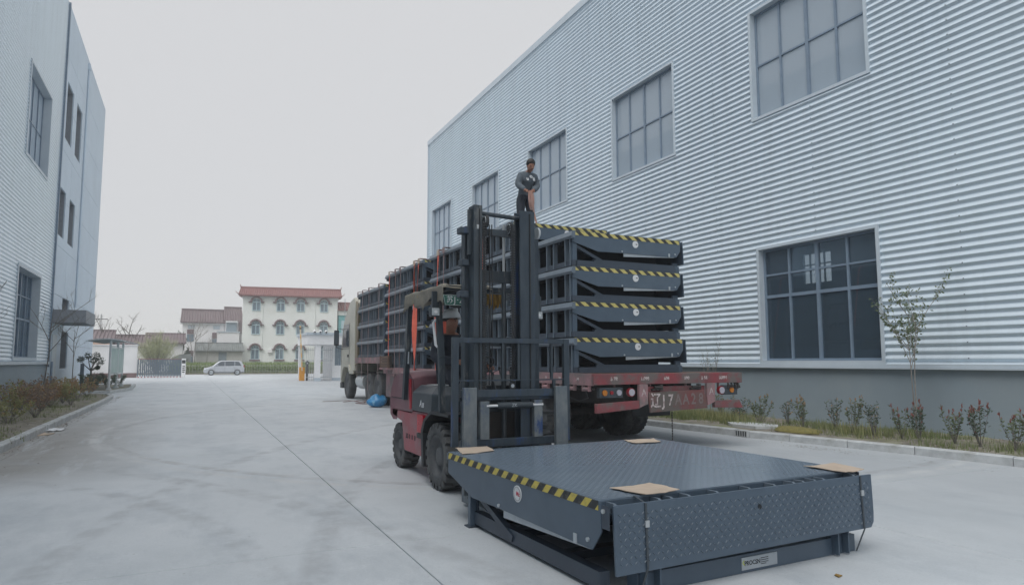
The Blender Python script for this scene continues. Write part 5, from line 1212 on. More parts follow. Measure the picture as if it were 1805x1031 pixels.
# --- forklift driver
dv = thing('person', 'person in white hard hat and dark clothes driving the forklift, half hidden by the mast', 'person', (0,0,0))
def Q3(x, y, z): return (3.05+x, 7.72+y, 1.22+z)
D_ = {
 'pelvis': (Q3(.06,.06,.10), (.14,.12)), 'belly': (Q3(.04,.06,.26), (.13,.11)), 'chest': (Q3(.0,.0,.43), (.155,.12)), 'shoulders': (Q3(-.02,-.03,.53), (.12,.09)),
 'neck': (Q3(-.03,-.06,.60), .058), 'chin': (Q3(-.035,-.11,.66), (.078,.08)), 'head': (Q3(-.035,-.12,.73), (.098,.112)), 'crown': (Q3(-.035,-.11,.79), (.085,.095)),
 'shL': (Q3(-.18,-.02,.50), .062), 'elL': (Q3(-.27,-.16,.26), .048), 'wrL': (Q3(-.10,-.46,.22), .032), 'haL': (Q3(-.05,-.54,.23), (.036,.022)),
 'shR': (Q3(.15,-.02,.50), .062), 'elR': (Q3(.27,-.16,.27), .048), 'wrR': (Q3(.30,-.44,.18), .032), 'haR': (Q3(.31,-.53,.17), (.036,.022)),
 'hipL': (Q3(-.06,.0,.08), .095), 'knL': (Q3(-.12,-.42,.06), .065), 'anL': (Q3(-.12,-.50,-.32), .042), 'toL': (Q3(-.12,-.66,-.36), (.038,.03)),
 'hipR': (Q3(.16,.0,.08), .095), 'knR': (Q3(.20,-.42,.06), .065), 'anR': (Q3(.20,-.50,-.32), .042), 'toR': (Q3(.20,-.66,-.36), (.038,.03)),
}
person_mesh('body', slim(D_), E_, M['skin'], dv)
jk = grow(['pelvis','belly','chest','shoulders','shL','elL','wrL','shR','elR','wrR'], .026, D_); jk['neckb'] = (Q3(-.025,-.045,.57), .07)
person_mesh('jacket', jk, chain('pelvis','belly','chest','shoulders','neckb')+chain('shoulders','shL','elL','wrL')+chain('shoulders','shR','elR','wrR'), M['navy'], dv)
person_mesh('trousers', grow(['pelvis','hipL','knL','anL','hipR','knR','anR'], .02, D_), chain('pelvis','hipL','knL','anL')+chain('pelvis','hipR','knR','anR'), M['navy'], dv)
for s_ in ('L', 'R'):
    a_ = Vector(D_['an'+s_][0]); t_ = Vector(D_['to'+s_][0])
    person_mesh('shoe', {'a': (tuple(a_), (.05,.05)), 'b': (tuple((a_+t_)/2), (.05,.04)), 'c': (tuple(t_), (.048,.035))}, [('a','b'),('b','c')], M['shoe'], dv, 2)
hand(D_['haL'][0], (.3,-.8,-.2), 1, dv); hand(D_['haR'][0], (0,-.8,-.4), -1, dv)
face(dv, Vector(Q3(-.035,-.115,.73)), 1.0, R(30), R(-2), hair_m=M['hair'], helmet=M['helmet'])
# ================================================================ vegetation
def leaf_quad(m_, c, d, up, l, w_):
    d = d.normalized(); s_ = d.cross(up)
    if s_.length < 1e-3: s_ = d.orthogonal()
    s_.normalize(); m_.add([c, c+d*l*.5+s_*w_*.5, c+d*l, c+d*l*.5-s_*w_*.5], [(0,1,2,3)])
def rv(r_): return Vector((r_.gauss(0,1), r_.gauss(0,1), r_.gauss(0,1))).normalized()
def shrub(name, label, cat, loc, h, spread, nst, leafn, mats, seed, group, ll=.05, lw=.018, topred=0.0, stem='bark'):
    r_ = random.Random(seed); t = thing(name, label, cat, loc, 0, group)
    st = MB(); A = MB(); B = MB()
    for k in range(nst):
        a = r_.uniform(0, 6.28); ln = h*r_.uniform(.6, 1.0); out_ = spread*r_.uniform(.25, 1)
        pts = [Vector((0,0,0)), Vector((math.cos(a)*out_*.45, math.sin(a)*out_*.45, ln*.35)), Vector((math.cos(a)*out_*.85, math.sin(a)*out_*.85, ln*.7)), Vector((math.cos(a)*out_, math.sin(a)*out_, ln))]
        st.tube(pts, .006, 4, .002)
        for q in range(int(leafn/nst)):
            f_ = r_.uniform(.22, 1.0)**.75; seg = min(2, int(f_*3)); u = f_*3-seg; p = pts[seg].lerp(pts[seg+1], u)
            d = (rv(r_)*Vector((1,1,.4))+Vector((0,0,.55))); top = f_ > 1-topred
            p = p+rv(r_)*(.012 if r_.random() < .5 else .045)*(1 if not top else .3)
            if top: d = d*Vector((.4,.4,1))+Vector((0,0,.8))
            leaf_quad(B if (top and r_.random() < .9) or r_.random() < (.12 if topred == 0 else .03) else A, p, d, rv(r_), ll*r_.uniform(.7,1.3), lw*r_.uniform(.8,1.3))
    st.build('stem', M[stem], t); A.build('foliage', M[mats[0]], t)
    if B.v: B.build('new_leaves', M[mats[1]], t)
    return t
G1 = 'young shrubs in the bed by the white wall'
RP = [ # x, y, height, spread, leaves, topred, label
 (12.1,12.2,.50,.25,240,.0,'leafleafdk','pale green bushy shrub at the left end of the bed, nearest the truck bumper'),
 (11.55,11.1,.55,.26,320,.0,'g','loose green shrub in the bed just right of the truck bumper'),
 (11.3,10.3,.62,.25,340,.1,'g','dense green shrub with orange tips right behind the flat stone slab'),
 (11.7,9.9,.50,.18,120,.0,'g','thin sparse green shrub between two denser shrubs left of the low window'),
 (11.35,9.25,.66,.22,260,.22,'o','green shrub with rusty pink tips under the low window left half'),
 (11.6,8.70,.62,.16,160,.0,'g','thin tall green shrub with one long shoot under the low window'),
 (11.45,8.25,.64,.18,280,.12,'g','dark green conical shrub under the right half of the low window'),
 (11.35,7.75,.55,.17,190,.0,'g','loose green shrub under the low window right edge'),
 (11.45,7.32,.58,.18,170,.12,'r','sparse shrub left of the slender tree in the bed'),
 (11.30,6.92,.66,.20,300,.18,'r','green shrub with red tips in front of the slender tree'),
 (11.45,6.45,.60,.20,220,.20,'r','shrub with a single bright red tip, right of the slender tree'),
 (11.35,6.02,.68,.24,330,.18,'r','full shrub with red tips, second from the right edge of the bed in view'),
 (11.50,5.62,.62,.22,260,.16,'r','shrub with pinkish red tips at the right end of the bed in view'),
 (11.6,5.0,.6,.22,260,.16,'r','shrub with red tips beyond the right end of the bed in view'),
]
for i, (x, y, h, sp, n, tr_, k, lb_) in enumerate(RP):
    shrub('shrub', lb_, 'shrub', (x, y, .09), h*1.08, sp*1.1, 8, int(n*1.05), ('leafdk' if i % 2 else 'leaf', {'o':'leaforange','r':'leafred'}.get(k, 'leaforange')), 40+i, G1, topred=tr_*.6, ll=.058, lw=.021)
def small_tree(name, label, loc, seed, stems, h, leafn, leafm, barkm, ll=.05, lw=.03, group=None, spread=.55, bare=False, r0=.018, levels=2, crown0=.45):
    r_ = random.Random(seed); t = thing(name, label, 'tree', loc, 0, group); tk = MB(); br = MB(); lf = MB(); ends = []
    def grow_(p, d, ln, rad, lev):
        pts = [p]; n = 4
        for q in range(n): d = (d+rv(r_)*.13+Vector((0,0,.06))).normalized(); pts.append(pts[-1]+d*ln/n)
        (tk if lev == 0 else br).tube(pts, rad, 5 if lev < 2 else 3, rad*(.45 if lev else .35))
        if lev < levels:
            for q in range(5 if lev == 0 else 4):
                f_ = r_.uniform(crown0 if lev == 0 else .25, 1); s_ = min(n-1, int(f_*n)); pp = pts[s_].lerp(pts[s_+1], f_*n-s_)
                dd = (d*.75+rv(r_)*Vector((1,1,.35))*spread*1.3+Vector((0,0,.25))).normalized(); grow_(pp, dd, ln*r_.uniform(.32, .5), rad*.5, lev+1)
        if lev > 0: ends.append(pts)
    for k in range(stems):
        a = r_.uniform(0, 6.28); grow_(Vector((math.cos(a)*.03*(stems > 1), math.sin(a)*.03*(stems > 1), 0)), Vector((math.cos(a)*.10, math.sin(a)*.10, 1)).normalized() if stems > 1 else Vector((r_.uniform(-.05,.05), 0, 1)), h*r_.uniform(.82, 1), r0, 0)
    if leafn:
        for q in range(leafn):
            pts = r_.choice(ends); s_ = r_.randrange(1, len(pts)); p = pts[s_]+rv(r_)*.035; leaf_quad(lf, p, rv(r_)+Vector((0,0,-.2)), rv(r_), ll*r_.uniform(.6,1.3), lw*r_.uniform(.7,1.2))
    tk.build('trunk', M[barkm], t); br.build('branch', M[barkm], t)
    if lf.v: lf.build('crown', M[leafm], t)
    return t
small_tree('young_tree', 'slender two-stemmed young tree with sparse green leaves in front of the ribbed wall', (12.05, 7.42, .1), 17, 2, 2.15, 820, 'leaf', 'barkpale', ll=.058, lw=.036, spread=.62, r0=.014, crown0=.5)
small_tree('young_tree', 'wispy small tree seen between the stacked levellers and the ribbed wall', (12.1, 12.6, .1), 23, 2, 1.3, 120, 'leaf', 'barkpale', ll=.04, lw=.02, spread=.5, r0=.01)
G2 = 'bare young trees by the left building'
small_tree('bare_tree', 'leafless young tree with a forked crown in front of the low left window', (-4.45, 25.9, .1), 5, 1, 3.3, 0, '', 'bark', group=G2, r0=.026, spread=.75, levels=3, crown0=.5)
small_tree('bare_tree', 'leafless spreading tree in front of the grey panelled end wall, under the canopy corner', (-4.6, 33.4, .1), 9, 1, 3.2, 0, '', 'bark', group=G2, r0=.026, spread=.85, levels=3, crown0=.45)
small_tree('bare_tree', 'thin leafless tree at the left edge of the picture, before the ribbed wall', (-5.2, 19.6, .1), 13, 1, 3.1, 0, '', 'bark', group=G2, r0=.022, spread=.9, levels=3, crown0=.4)
# left bed shrubs
r_ = random.Random(3); G3 = 'low shrubs in the left bed'
LP = [(-4.1,14.0,'red-brown'),(-3.75,15.4,'yellow-green'),(-4.5,16.4,'reddish'),(-3.6,17.6,'yellow-green'),(-4.3,18.4,'orange'),(-3.9,19.6,'yellow-green'),(-4.8,20.4,'reddish'),(-3.6,21.2,'brown'),(-4.3,22.2,'orange'),(-3.75,23.4,'orange'),(-4.6,24.4,'brown'),(-3.7,25.2,'orange'),(-4.1,26.4,'brown'),(-3.6,27.4,'orange'),(-4.7,27.9,'brown'),(-4.0,28.8,'yellow-green'),(-3.6,30.0,'orange'),(-4.4,30.6,'orange'),(-4.9,22.9,'brown'),(-5.1,26.0,'reddish'),(-5.0,29.6,'brown'),(-3.35,19.0,'brown'),(-3.3,23.9,'yellow-green')]
CM = {'red-brown': ('leafbrown','leafred'), 'reddish': ('leafbrown','leafred'), 'yellow-green': ('leafyel','leaforange'), 'orange': ('leaforange','leafyel'), 'brown': ('leafbrown','leaforange')}
where = lambda x, y: ('front' if y < 18 else 'middle' if y < 25 else 'far end')+(' of left bed, kerb side' if x > -3.9 else ' of left bed, wall side')
ordc = {}
for i, (x, y, c) in enumerate(LP):
    k = (c, where(x, y)); ordc[k] = ordc.get(k, 0)+1
    od = ['', ' second nearest of its colour,', ' third nearest of its colour,', ' fourth of its colour,'][ordc[k]-1]
    shrub('shrub', '%s low shrub,%s %s' % (c, od, k[1]), 'shrub', (x, y, .07), r_.uniform(.55, .95), r_.uniform(.38,.6), 14, 420, CM[c], 100+i, G3, ll=.075, lw=.032, stem='bark')
for i, (x, y) in enumerate(((-3.9,34.6),(-4.4,36.0),(-3.6,36.6),(-4.2,37.8),(-3.4,38.9))):
    shrub('shrub', 'dark green clump, number %s from the front round the notice board' % ['first','second','third','fourth','fifth'][i] if False else 'dark green leafy clump, %s from the front in the notice board bed' % ['first','second','third','fourth','fifth'][i], 'shrub', (x, y, .1), .75, .5, 16, 520, ('leafdk','leaf'), 300+i, 'green clumps in the notice board bed', ll=.11, lw=.03)
# clipped small tree by the notice board
r2 = random.Random(8); t = thing('clipped_tree', 'small dark clipped tree with rounded tufts left of the notice board', 'tree', (-4.35, 37.0, .1)); tk = MB(); lf = MB()
tk.tube([(0,0,0),(.03,0,.6),(0,0,.95)], .05, 6, .04)
for (dx, dz, rr) in ((-.45,1.45,.16),(-.15,1.62,.2),(.22,1.6,.2),(.38,1.35,.2),(.1,1.4,.18),(.28,1.05,.1)):
    tk.tube([(0,0,.9),(dx*.6,0,.5*(.9+dz)),(dx,0,dz-.05)], .03, 5, .012)
    for q in range(160): p = Vector((dx, 0, dz))+rv(r2)*rr*r2.uniform(.5,1)*1.0; leaf_quad(lf, p, rv(r2), rv(r2), .07, .045)
tk.build('trunk', M['bark'], t); lf.build('crown', M['leafdk'], t)

def scatter(name, mm_, n, fn, seed, hh=(.04,.12), w_=.006, kind='stuff', lean=.5):
    r3 = random.Random(seed); m_ = MB()
    for k in range(n):
        x, y, z = fn(r3); h_ = r3.uniform(*hh); a = r3.uniform(0, 6.28); l = Vector((math.cos(a), math.sin(a), 0))*h_*r3.uniform(0, lean); s_ = Vector((-math.sin(a), math.cos(a), 0))*w_
        p = Vector((x, y, z)); m_.add([p-s_, p+s_, p+l+Vector((0,0,h_))], [(0,1,2)])
    o = m_.build(name, mm_); o['kind'] = kind; return o
def pick_right(r3):
    y = 5.0+(r3.random()**1.3)*9; x = r3.uniform(10.75 if y < 9 else 10.0, 12.7)
    return x, y, .08
def clumped(base, cx, n_, sp):
    def f(r3):
        c = cx[r3.randrange(len(cx))]; return c[0]+r3.gauss(0, sp), c[1]+r3.gauss(0, sp*1.6), .085
    return f
rc = random.Random(77); cl = [(rc.uniform(10.6,12.5), rc.uniform(7.6,13.5)) for _ in range(34)]+[(rc.uniform(10.8,12.2), rc.uniform(5.2,7.5)) for _ in range(5)]
scatter('grass_tufts', M['grass'], 9500, clumped(None, cl, 0, .20), 5, (.05,.18), .006)
scatter('long_grass', M['leafyel'], 900, clumped(None, [(11.4,12.0),(11.3,11.4),(10.9,10.8),(11.2,8.1),(11.6,12.6)], 0, .22), 6, (.15,.36), .006)
cl = [(rc.uniform(-5.4,-2.95), rc.uniform(12.5,30)) for _ in range(60)]
scatter('grass_tufts', M['grass'], 2600, clumped(None, cl, 0, .22), 9, (.04,.12), .008)
def litter(name, n, fn, seed, sz=(.015,.045), mm_=M['litter']):
    r3 = random.Random(seed); m_ = MB()
    for k in range(n):
        x, y, z = fn(r3); s_ = r3.uniform(*sz); a = r3.uniform(0, 6.28); d = Vector((math.cos(a), math.sin(a), r3.uniform(-.1,.25))); e = Vector((-math.sin(a), math.cos(a), r3.uniform(-.1,.3)))
        p = Vector((x, y, z+.006)); m_.add([p-d*s_, p+e*s_*.45, p+d*s_, p-e*s_*.45+Vector((0,0,.004))], [(0,1,2,3)])
    o = m_.build(name, mm_); o['kind'] = 'stuff'; return o
litter('leaf_litter', 420, lambda r3: (-2.60+abs(r3.gauss(0,.10)), r3.uniform(12, 31), 0), 1, (.012,.04))
litter('leaf_litter', 90, lambda r3: (-2.3+r3.gauss(0,.55), r3.uniform(9, 24), 0), 2, (.008,.022))
litter('leaf_litter', 110, lambda r3: (9.72-abs(r3.gauss(0,.18)), r3.gauss(7.5,.5), 0) if r3.random() < .8 else (9.9-abs(r3.gauss(0,.5)), r3.uniform(5,9), 0), 3, (.008,.022))
litter('leaf_litter', 2600, lambda r3: (r3.uniform(10.7,12.7), r3.uniform(5,13), .115), 4, (.012,.035))
litter('leaf_litter', 1200, lambda r3: (r3.uniform(-5.5,-2.85), r3.uniform(11,31), .11), 5, (.015,.05))
# flat stone slab and moss hump
sl = MB(); pts = [(10.32,10.15),(10.35,9.55),(10.75,9.35),(11.05,9.6),(11.0,10.3),(10.6,10.55)]
sl.prism(pts, 2, .10, .155); tag(sl.build('stone_slab', M['kerb']), 'flat pale concrete slab lying in the bed beside the kerb drain', 'slab')
sl = MB().sphere((0,0,0), .36, 18, 10, .34, z0=-.1); vv = [tuple(Vector(v)*(1+.15*_n.noise(Vector(v)*6))) for v in sl.v]; sl.v = vv
o = sl.build('moss_mound', M['moss']); o.location = (10.75, 8.9, .10); o.scale = (.9, 1.35, .8); tag(o, 'low yellowish moss mound right behind the kerb, under the low window', 'mound')
# drain opening in the kerb with slots
dg_ = thing('kerb_drain', 'concrete drain inlet with dark slots set in the right-hand kerb', 'drain', (0,0,0))
a = Vector((9.725, 9.49, 0)); b = Vector((9.745, 9.16, 0))
MB().box(9.71, 9.88, 9.16, 9.49, -.03, .126).build('inlet_block', M['kerb'], dg_)
m_ = MB()
for k in range(5): m_.box(9.704, 9.7095, 9.19+k*.058, 9.212+k*.058, .02, .112)
m_.build('slots', M['ink'], dg_)
# rubbish by the left kerb
m_ = MB(); r3 = random.Random(2); vs = []; fs = []
for i in range(7):
    for j in range(5): vs.append((-2.5+(i-3)*.05+r3.uniform(-.012,.012), 16.3+(j-2)*.10+r3.uniform(-.02,.02), .012+.07*abs(_n.noise(Vector((i*.7, j*.9, 1))))))
for i in range(6):
    for j in range(4): fs.append((i*5+j, (i+1)*5+j, (i+1)*5+j+1, i*5+j+1))
o = m_.add(vs, fs, True).build('plastic_bag', M['paper']); tag(o, 'crumpled white plastic bag lying at the foot of the left kerb', 'bag')
o = MB().prism([(-2.62,15.2),(-2.45,15.35),(-2.40,15.6),(-2.52,15.55),(-2.60,15.8)], 2, .004, .02).build('torn_card', M['card']); tag(o, 'small torn tan card scrap at the foot of the left kerb', 'card')
o = MB().prism([(4.02,3.05),(4.07,3.06),(4.06,3.10),(4.03,3.09)], 2, .004, .010).build('wood_chip', M['tarp_y']); tag(o, 'tiny ochre chip on the concrete below the maker plate of the near leveller', 'chip')

# ================================================================ notice board shelter
nb = thing('notice_board', 'steel framed glass notice board with curved glass roof, at the end of the left bed', 'notice board', (0,0,0))
p1, p2 = Vector((-3.42, 35.6, 0)), Vector((-3.28, 40.3, 0)); d = (p2-p1).normalized(); s_ = Vector((d.y, -d.x, 0))
for p in (p1, p1+(p2-p1)*.55, p2):
    MB().cyl(p+Vector((0,0,.1)), p+Vector((0,0,2.45)), .055, 10).build('post', M['boardframe'], nb); MB().cyl(p+Vector((0,0,.08)), p+Vector((0,0,.22)), .15, 10, .07).build('post_base', M['kerb'], nb)
for z in (.82, 2.15): MB().bar(p1+Vector((0,0,z)), p2+Vector((0,0,z)), .07, .06).build('rail', M['boardframe'], nb)
for a, b in ((0, .55), (.55, 1)):  # two glazed bays
    MB().bar(p1+(p2-p1)*(a+.03)+Vector((0,0,1.485)), p1+(p2-p1)*(b-.03)+Vector((0,0,1.485)), .02, 1.24).build('pane', M['boardglass'], nb)
    MB().bar(p1+(p2-p1)*(a+.03)+s_*.03+Vector((0,0,1.485)), p1+(p2-p1)*(b-.03)+s_*.03+Vector((0,0,1.485)), .02, 1.22).build('backing_sheet', mat('board_sheet', (.44,.54,.52), (.36,.46,.45), scale=1.2), nb)
for k in range(9):
    q = p1+(p2-p1)*(-.06+1.12*k/8)
    MB().tube([q-s_*1.0+Vector((0,0,2.42)), q-s_*.5+Vector((0,0,2.50)), q+Vector((0,0,2.52)), q+s_*.45+Vector((0,0,2.46)), q+s_*.75+Vector((0,0,2.36))], .022, 5).build('roof_rib', M['boardframe'], nb)
for k in range(8):
    q0 = p1+(p2-p1)*(-.055+1.12*k/8); q1 = p1+(p2-p1)*(-.065+1.12*(k+1)/8); m_ = MB(); sect = [(-1.0,2.45),(-.5,2.53),(0,2.55),(.45,2.49),(.75,2.39)]
    vs = []
    for q in (q0, q1):
        for (a, z) in sect: vs.append(q+s_*a+Vector((0,0,z)))
    m_.add(vs, [(i, i+1, i+6, i+5) for i in range(4)]).build('roof_pane', M['roofglass'], nb)
bl = MB().box(-4.75, -4.6, 36.6, 36.75, .1, 1.35).build('marker_post', M['gate']); tag(bl, 'short dark grey post beside the corner of the left building', 'post')

# ================================================================ far boundary: wall, folding gate, gatehouse, barrier
pw = thing('boundary_wall', 'white rendered boundary wall with brown foot band, left of the folding gate', 'wall', (0,0,0))
MB().box(-14, -4.25, 66, 66.3, .42, 2.86).build('wall', M['wallwhite'], pw); MB().box(-14, -4.23, 65.96, 66.32, -.1, .42).build('foot_band', M['brownband'], pw); MB().box(-14, -4.2, 65.93, 66.35, 2.862, 2.95).build('coping', M['wallwhite'], pw)
ob = MB().box(-7.9, -6.6, 67.6, 70, 0, 3.35).build('orange_crate', mat('pale_orange_panel', (.60,.42,.33))); tag(ob, 'pale orange panel showing above the white boundary wall', 'panel')
gt = thing('folding_gate', 'dark grey retractable folding gate with red rail, beside the white wall', 'gate', (0,0,0))
NG = 26
for k in range(NG):
    x = -4.1+3.45*(k/(NG-1))**.88; m_ = MB(); m_.box(x-.052, x+.052, 65.3, 65.36, .12, 1.62); m_.box(x-.015, x+.015, 65.36, 65.75, 1.3, 1.34)
    m_.prism([(x-.052, 1.621), (x+.052, 1.621), (x, 1.70)], 1, 65.3, 65.36); m_.build('picket', M['gate'], gt); 
m_ = MB()
for k in range(13): x = -4.08+k*.27; m_.bar((x, 65.4, .3), (x+.27, 65.4, 1.45), .03, .02, up=(0,1,0)); m_.bar((x, 65.44, 1.45), (x+.27, 65.44, .3), .03, .02, up=(0,1,0))
m_.build('scissor_bars', M['gate'], gt)
MB().box(-4.1, -.62, 65.5, 65.56, 1.62, 1.68).build('top_rail', M['redstrip'], gt)
gm = MB().box(-.60, -.25, 65.2, 65.8, .02, 1.72).build('drive_unit', M['wallwhite'], gt); MB().box(-.57, -.28, 65.19, 65.199, 1.28, 1.58).build('display', M['ink'], gm)
q_ = MB(); [q_.box(-.52, -.33+.03*(k%2), 65.192, 65.199, .45+k*.17, .54+k*.17) for k in range(4)]; q_.build('dark_marks', M['ink'], gm)['kind'] = 'stuff'
m_ = MB()
for k in range(14): m_.cyl((-4.05+k*.26, 65.35, .06), (-4.05+k*.26, 65.5, .06), .06, 8)
m_.build('castors', M['redstrip'], gt)
gh = thing('gatehouse', 'small white flat-roofed gatehouse with square pillar, behind the truck cab', 'building', (0,0,0))
GY = 50
MB().box(7.80, 12.5, 48.6, 53.6, 3.42, 3.60).build('roof', M['trim'], gh); MB().box(7.9, 12.4, 48.7, 53.5, 2.72, 3.418).build('fascia', M['wallwhite'], gh)
MB().box(8.50, 8.90, 48.8, 49.2, -.02, 2.719).build('pillar', M['wallwhite'], gh); MB().box(8.47, 8.93, 48.77, 49.23, -.02, .24).build('pillar_foot', M['trim'], gh)
MB().box(7.95, 8.2, 53.0, 53.3, -.02, 2.719).build('pillar', M['wallwhite'], gh)
bw = MB(); bw.box(9.9, 10.9, 49.6, 49.75, -.02, 1.15); bw.box(9.9, 10.1, 49.6, 49.75, 1.15, 2.719); bw.box(10.75, 12.3, 49.6, 49.75, 1.15, 2.719); bw.box(10.9, 12.3, 49.6, 49.75, -.02, 1.15); bw.box(9.9, 10.05, 49.751, 53.3, -.02, 2.719); bw.build('wall', M['wallwhite'], gh)
MB().box(9.88, 12.3, 49.57, 49.599, -.02, .22).build('foot_band', M['trim'], gh)
w_ = MB().box(10.101, 10.749, 49.66, 49.69, 1.151, 2.718).build('window', M['glassfar'], gh); m_ = MB()
for k in range(5): m_.box(10.12+k*.145, 10.14+k*.145, 49.61, 49.63, 1.151, 2.718)
m_.build('window_bars', M['steel'], w_)
MB().box(11.05, 11.12, 49.56, 49.599, .0, 2.7).build('downpipe', M['frame'], gh)
for k in range(3): q = MB().sphere((8.35+.42*k, 48.5, 3.66), .12, 10, 8).build('dome_camera', M['wallwhite'], gh); MB().sphere((8.35+.42*k, 48.42, 3.62), .07, 8, 6).build('lens', M['ink'], q)
# steel gates either side of the pillar
for (x0, x1, y0, lb_) in ((7.95, 8.5, 49.4, 'grey steel bar gate left of the gatehouse pillar'), (8.95, 9.85, 49.3, 'grey steel bar gate between gatehouse pillar and window wall')):
    g_ = thing('bar_gate', lb_, 'gate', (0,0,0)); n = int((x1-x0)/.13)
    for k in range(n+1): x = x0+(x1-x0)*k/n; MB().box(x-.012, x+.012, y0, y0+.03, .03, 2.5).build('bar', M['steel'], g_)
    for z in (.25, 1.5, 2.3): MB().box(x0, x1, y0+.031, y0+.055, z, z+.05).build('rail', M['steel'], g_)
br_ = thing('barrier', 'orange parking barrier with raised striped arm at the yard entrance', 'barrier', (7.82, 50.5, 0))
MB().box(-.19, .19, -.16, .16, 0, 1.02).build('cabinet', M['orange'], br_, bevel=.02)
MB().bar((-.02, -.2, .75), (-.24, -.2, 4.15), .03, .10, up=(1,0,0)).build('arm', tape_mat('barrier_stripe', 2, .7, yel=(.80,.50,.20), blk=(.72,.60,.42), slope=0), br_)
MB().box(-.30, -.14, -.235, -.225, 3.9, 4.0).build('arm_tip', M['ink'], br_)
pc = thing('camera_post', 'slim black number plate camera post beside the orange barrier', 'camera', (8.22, 50.6, 0)); MB().box(-.09, .09, -.08, .08, 0, 1.15).build('post', M['black'], pc); MB().sphere((0,-.02,1.32), .16, 12, 8, 1.1).build('head', M['black'], pc); MB().cyl((0,-.20,1.32),(0,-.16,1.32),.05,10).build('lens', M['white'], pc)

# ================================================================ car on the road
def car():
    t = thing('parked_car', 'silver grey compact people carrier on the road beyond the gate', 'car', (3.45, 75, 0), 0)
    L = 4.05; h = 1.55; W = 1.7   # nose towards -x
    low = [(-2.02,.28),(-2.04,.55),(-1.95,.72),(-1.30,.92),(-1.05,.96),(1.95,.98),(2.02,.70),(2.02,.30),(1.72,.22),(-1.8,.22)]
    MB().prism(low, 1, -.84, .84).build('body', M['silver'], t, bevel=.09)
    top = [(-1.20,.93),(-.55,1.45),(-.25,1.53),(1.25,1.55),(1.70,1.46),(1.97,.96)]
    vs = []; n = len(top)
    for y, s_ in ((-.80, 0), (-.66, 1), (.66, 1), (.80, 0)):
        for (x, z) in top:
            f_ = (z-.93)/.62; vs.append((x, (-.80+.14*f_) if y < 0 else (.80-.14*f_), z))
        if s_: pass
    vs = []
    for sgn in (-1, 1):
        for (x, z) in top: vs.append((x, sgn*(.81-.15*(z-.93)/.62), z))
    fs = [tuple(range(n)), tuple(range(2*n-1, n-1, -1))]+[(i, i+n, (i+1)%n+n, (i+1)%n) for i in range(n)]
    MB().add(vs, fs).build('cabin', M['silver'], t, bevel=.05)
    for poly in ([(-.92,.97),(-.40,1.42),(.02,1.46),(.02,.98)], [(.08,.98),(.08,1.46),(1.0,1.47),(1.0,1.0)], [(1.06,1.0),(1.06,1.46),(1.45,1.42),(1.70,1.02)]):
        vs = []
        for off in (.004, .012):
            for (x, z) in poly: vs.append((x, -(.81-.15*(z-.93)/.62)-off, z))
        k = len(poly); MB().add(vs, [tuple(range(k)), tuple(range(2*k-1, k-1, -1))]+[(i, i+k, (i+1)%k+k, (i+1)%k) for i in range(k)]).build('side_window', M['carglass'], t)
    for x in (-1.28, 1.30):
        c = (x, -.76, .31); w_ = MB().lathe([(-.10,.2),(-.10,.30),(-.06,.32),(.08,.32)], c, 1, 24).build('wheel', M['rubber'], t); rm = MB().lathe([(-.105,.21),(-.09,.19),(-.10,.001)], c, 1, 20)
        for k in range(5): a = k*1.2566; rm.bar((x, -.868, .31), (x+math.cos(a)*.19, -.868, .31+math.sin(a)*.19), .05, .01, up=(0,1,0))
        rm.build('rim', M['galv'], w_)
        MB().lathe([(-.07,.35),(.02,.35),(.02,.001)], (x, -.775, .33), 1, 24).build('wheel_arch', M['black'], t)
        MB().lathe([(-.08,.31),(.08,.31)], (x, .72, .31), 1, 16).build('wheel', M['rubber'], t)
    MB().box(-1.98, -1.62, -.80, -.70, .68, .80).build('headlight', M['clearlens'], t, bevel=.03); MB().box(1.88, 2.03, -.80, -.66, .75, 1.05).build('tail_light', M['redlens'], t, bevel=.02)
    MB().box(-.78, -.62, -.95, -.84, 1.0, 1.10).build('mirror', M['silver'], t, bevel=.03)
    ln = MB()
    for x in (-.95, .05, 1.05): ln.box(x, x+.012, -.853, -.8405, .30, .95)
    ln.box(-1.6, 1.9, -.857, -.8405, .28, .34); ln.build('door_seam', M['black'], t)
    for x in (-.10, .92): MB().box(x-.2, x, -.862, -.8405, .82, .85).build('door_handle', M['silver'], t)
car()

# ================================================================ verge: crop field, pale picket fence
def fieldpt(r3): 
    y = r3.uniform(81, 95); return (r3.uniform(-2, 24), y, .1)
o = scatter('field_crop', M['field'], 26000, fieldpt, 12, (.5, 1.45), .035, lean=.5)
r3 = random.Random(4); m_ = MB()
for k in range(16000):
    p = Vector((r3.uniform(-2, 24), r3.uniform(80.6, 83.5), r3.uniform(.1, 1.25))); leaf_quad(m_, p, rv(r3), rv(r3), .22, .10)
o = m_.build('field_crop', M['leafyel'] if False else M['field']); o['kind'] = 'stuff'
fc = thing('picket_fence', 'low pale picket fence between the road and the green crop', 'fence', (0,0,0))
for k in range(64): x = -.2+k*.30; MB().box(x-.012, x+.012, 80.0, 80.03, .1, 1.12).build('picket', M['pinkfence'], fc)
for z in (.30, .95): MB().box(-.3, 19.0, 80.031, 80.055, z, z+.04).build('rail', M['pinkfence'], fc)

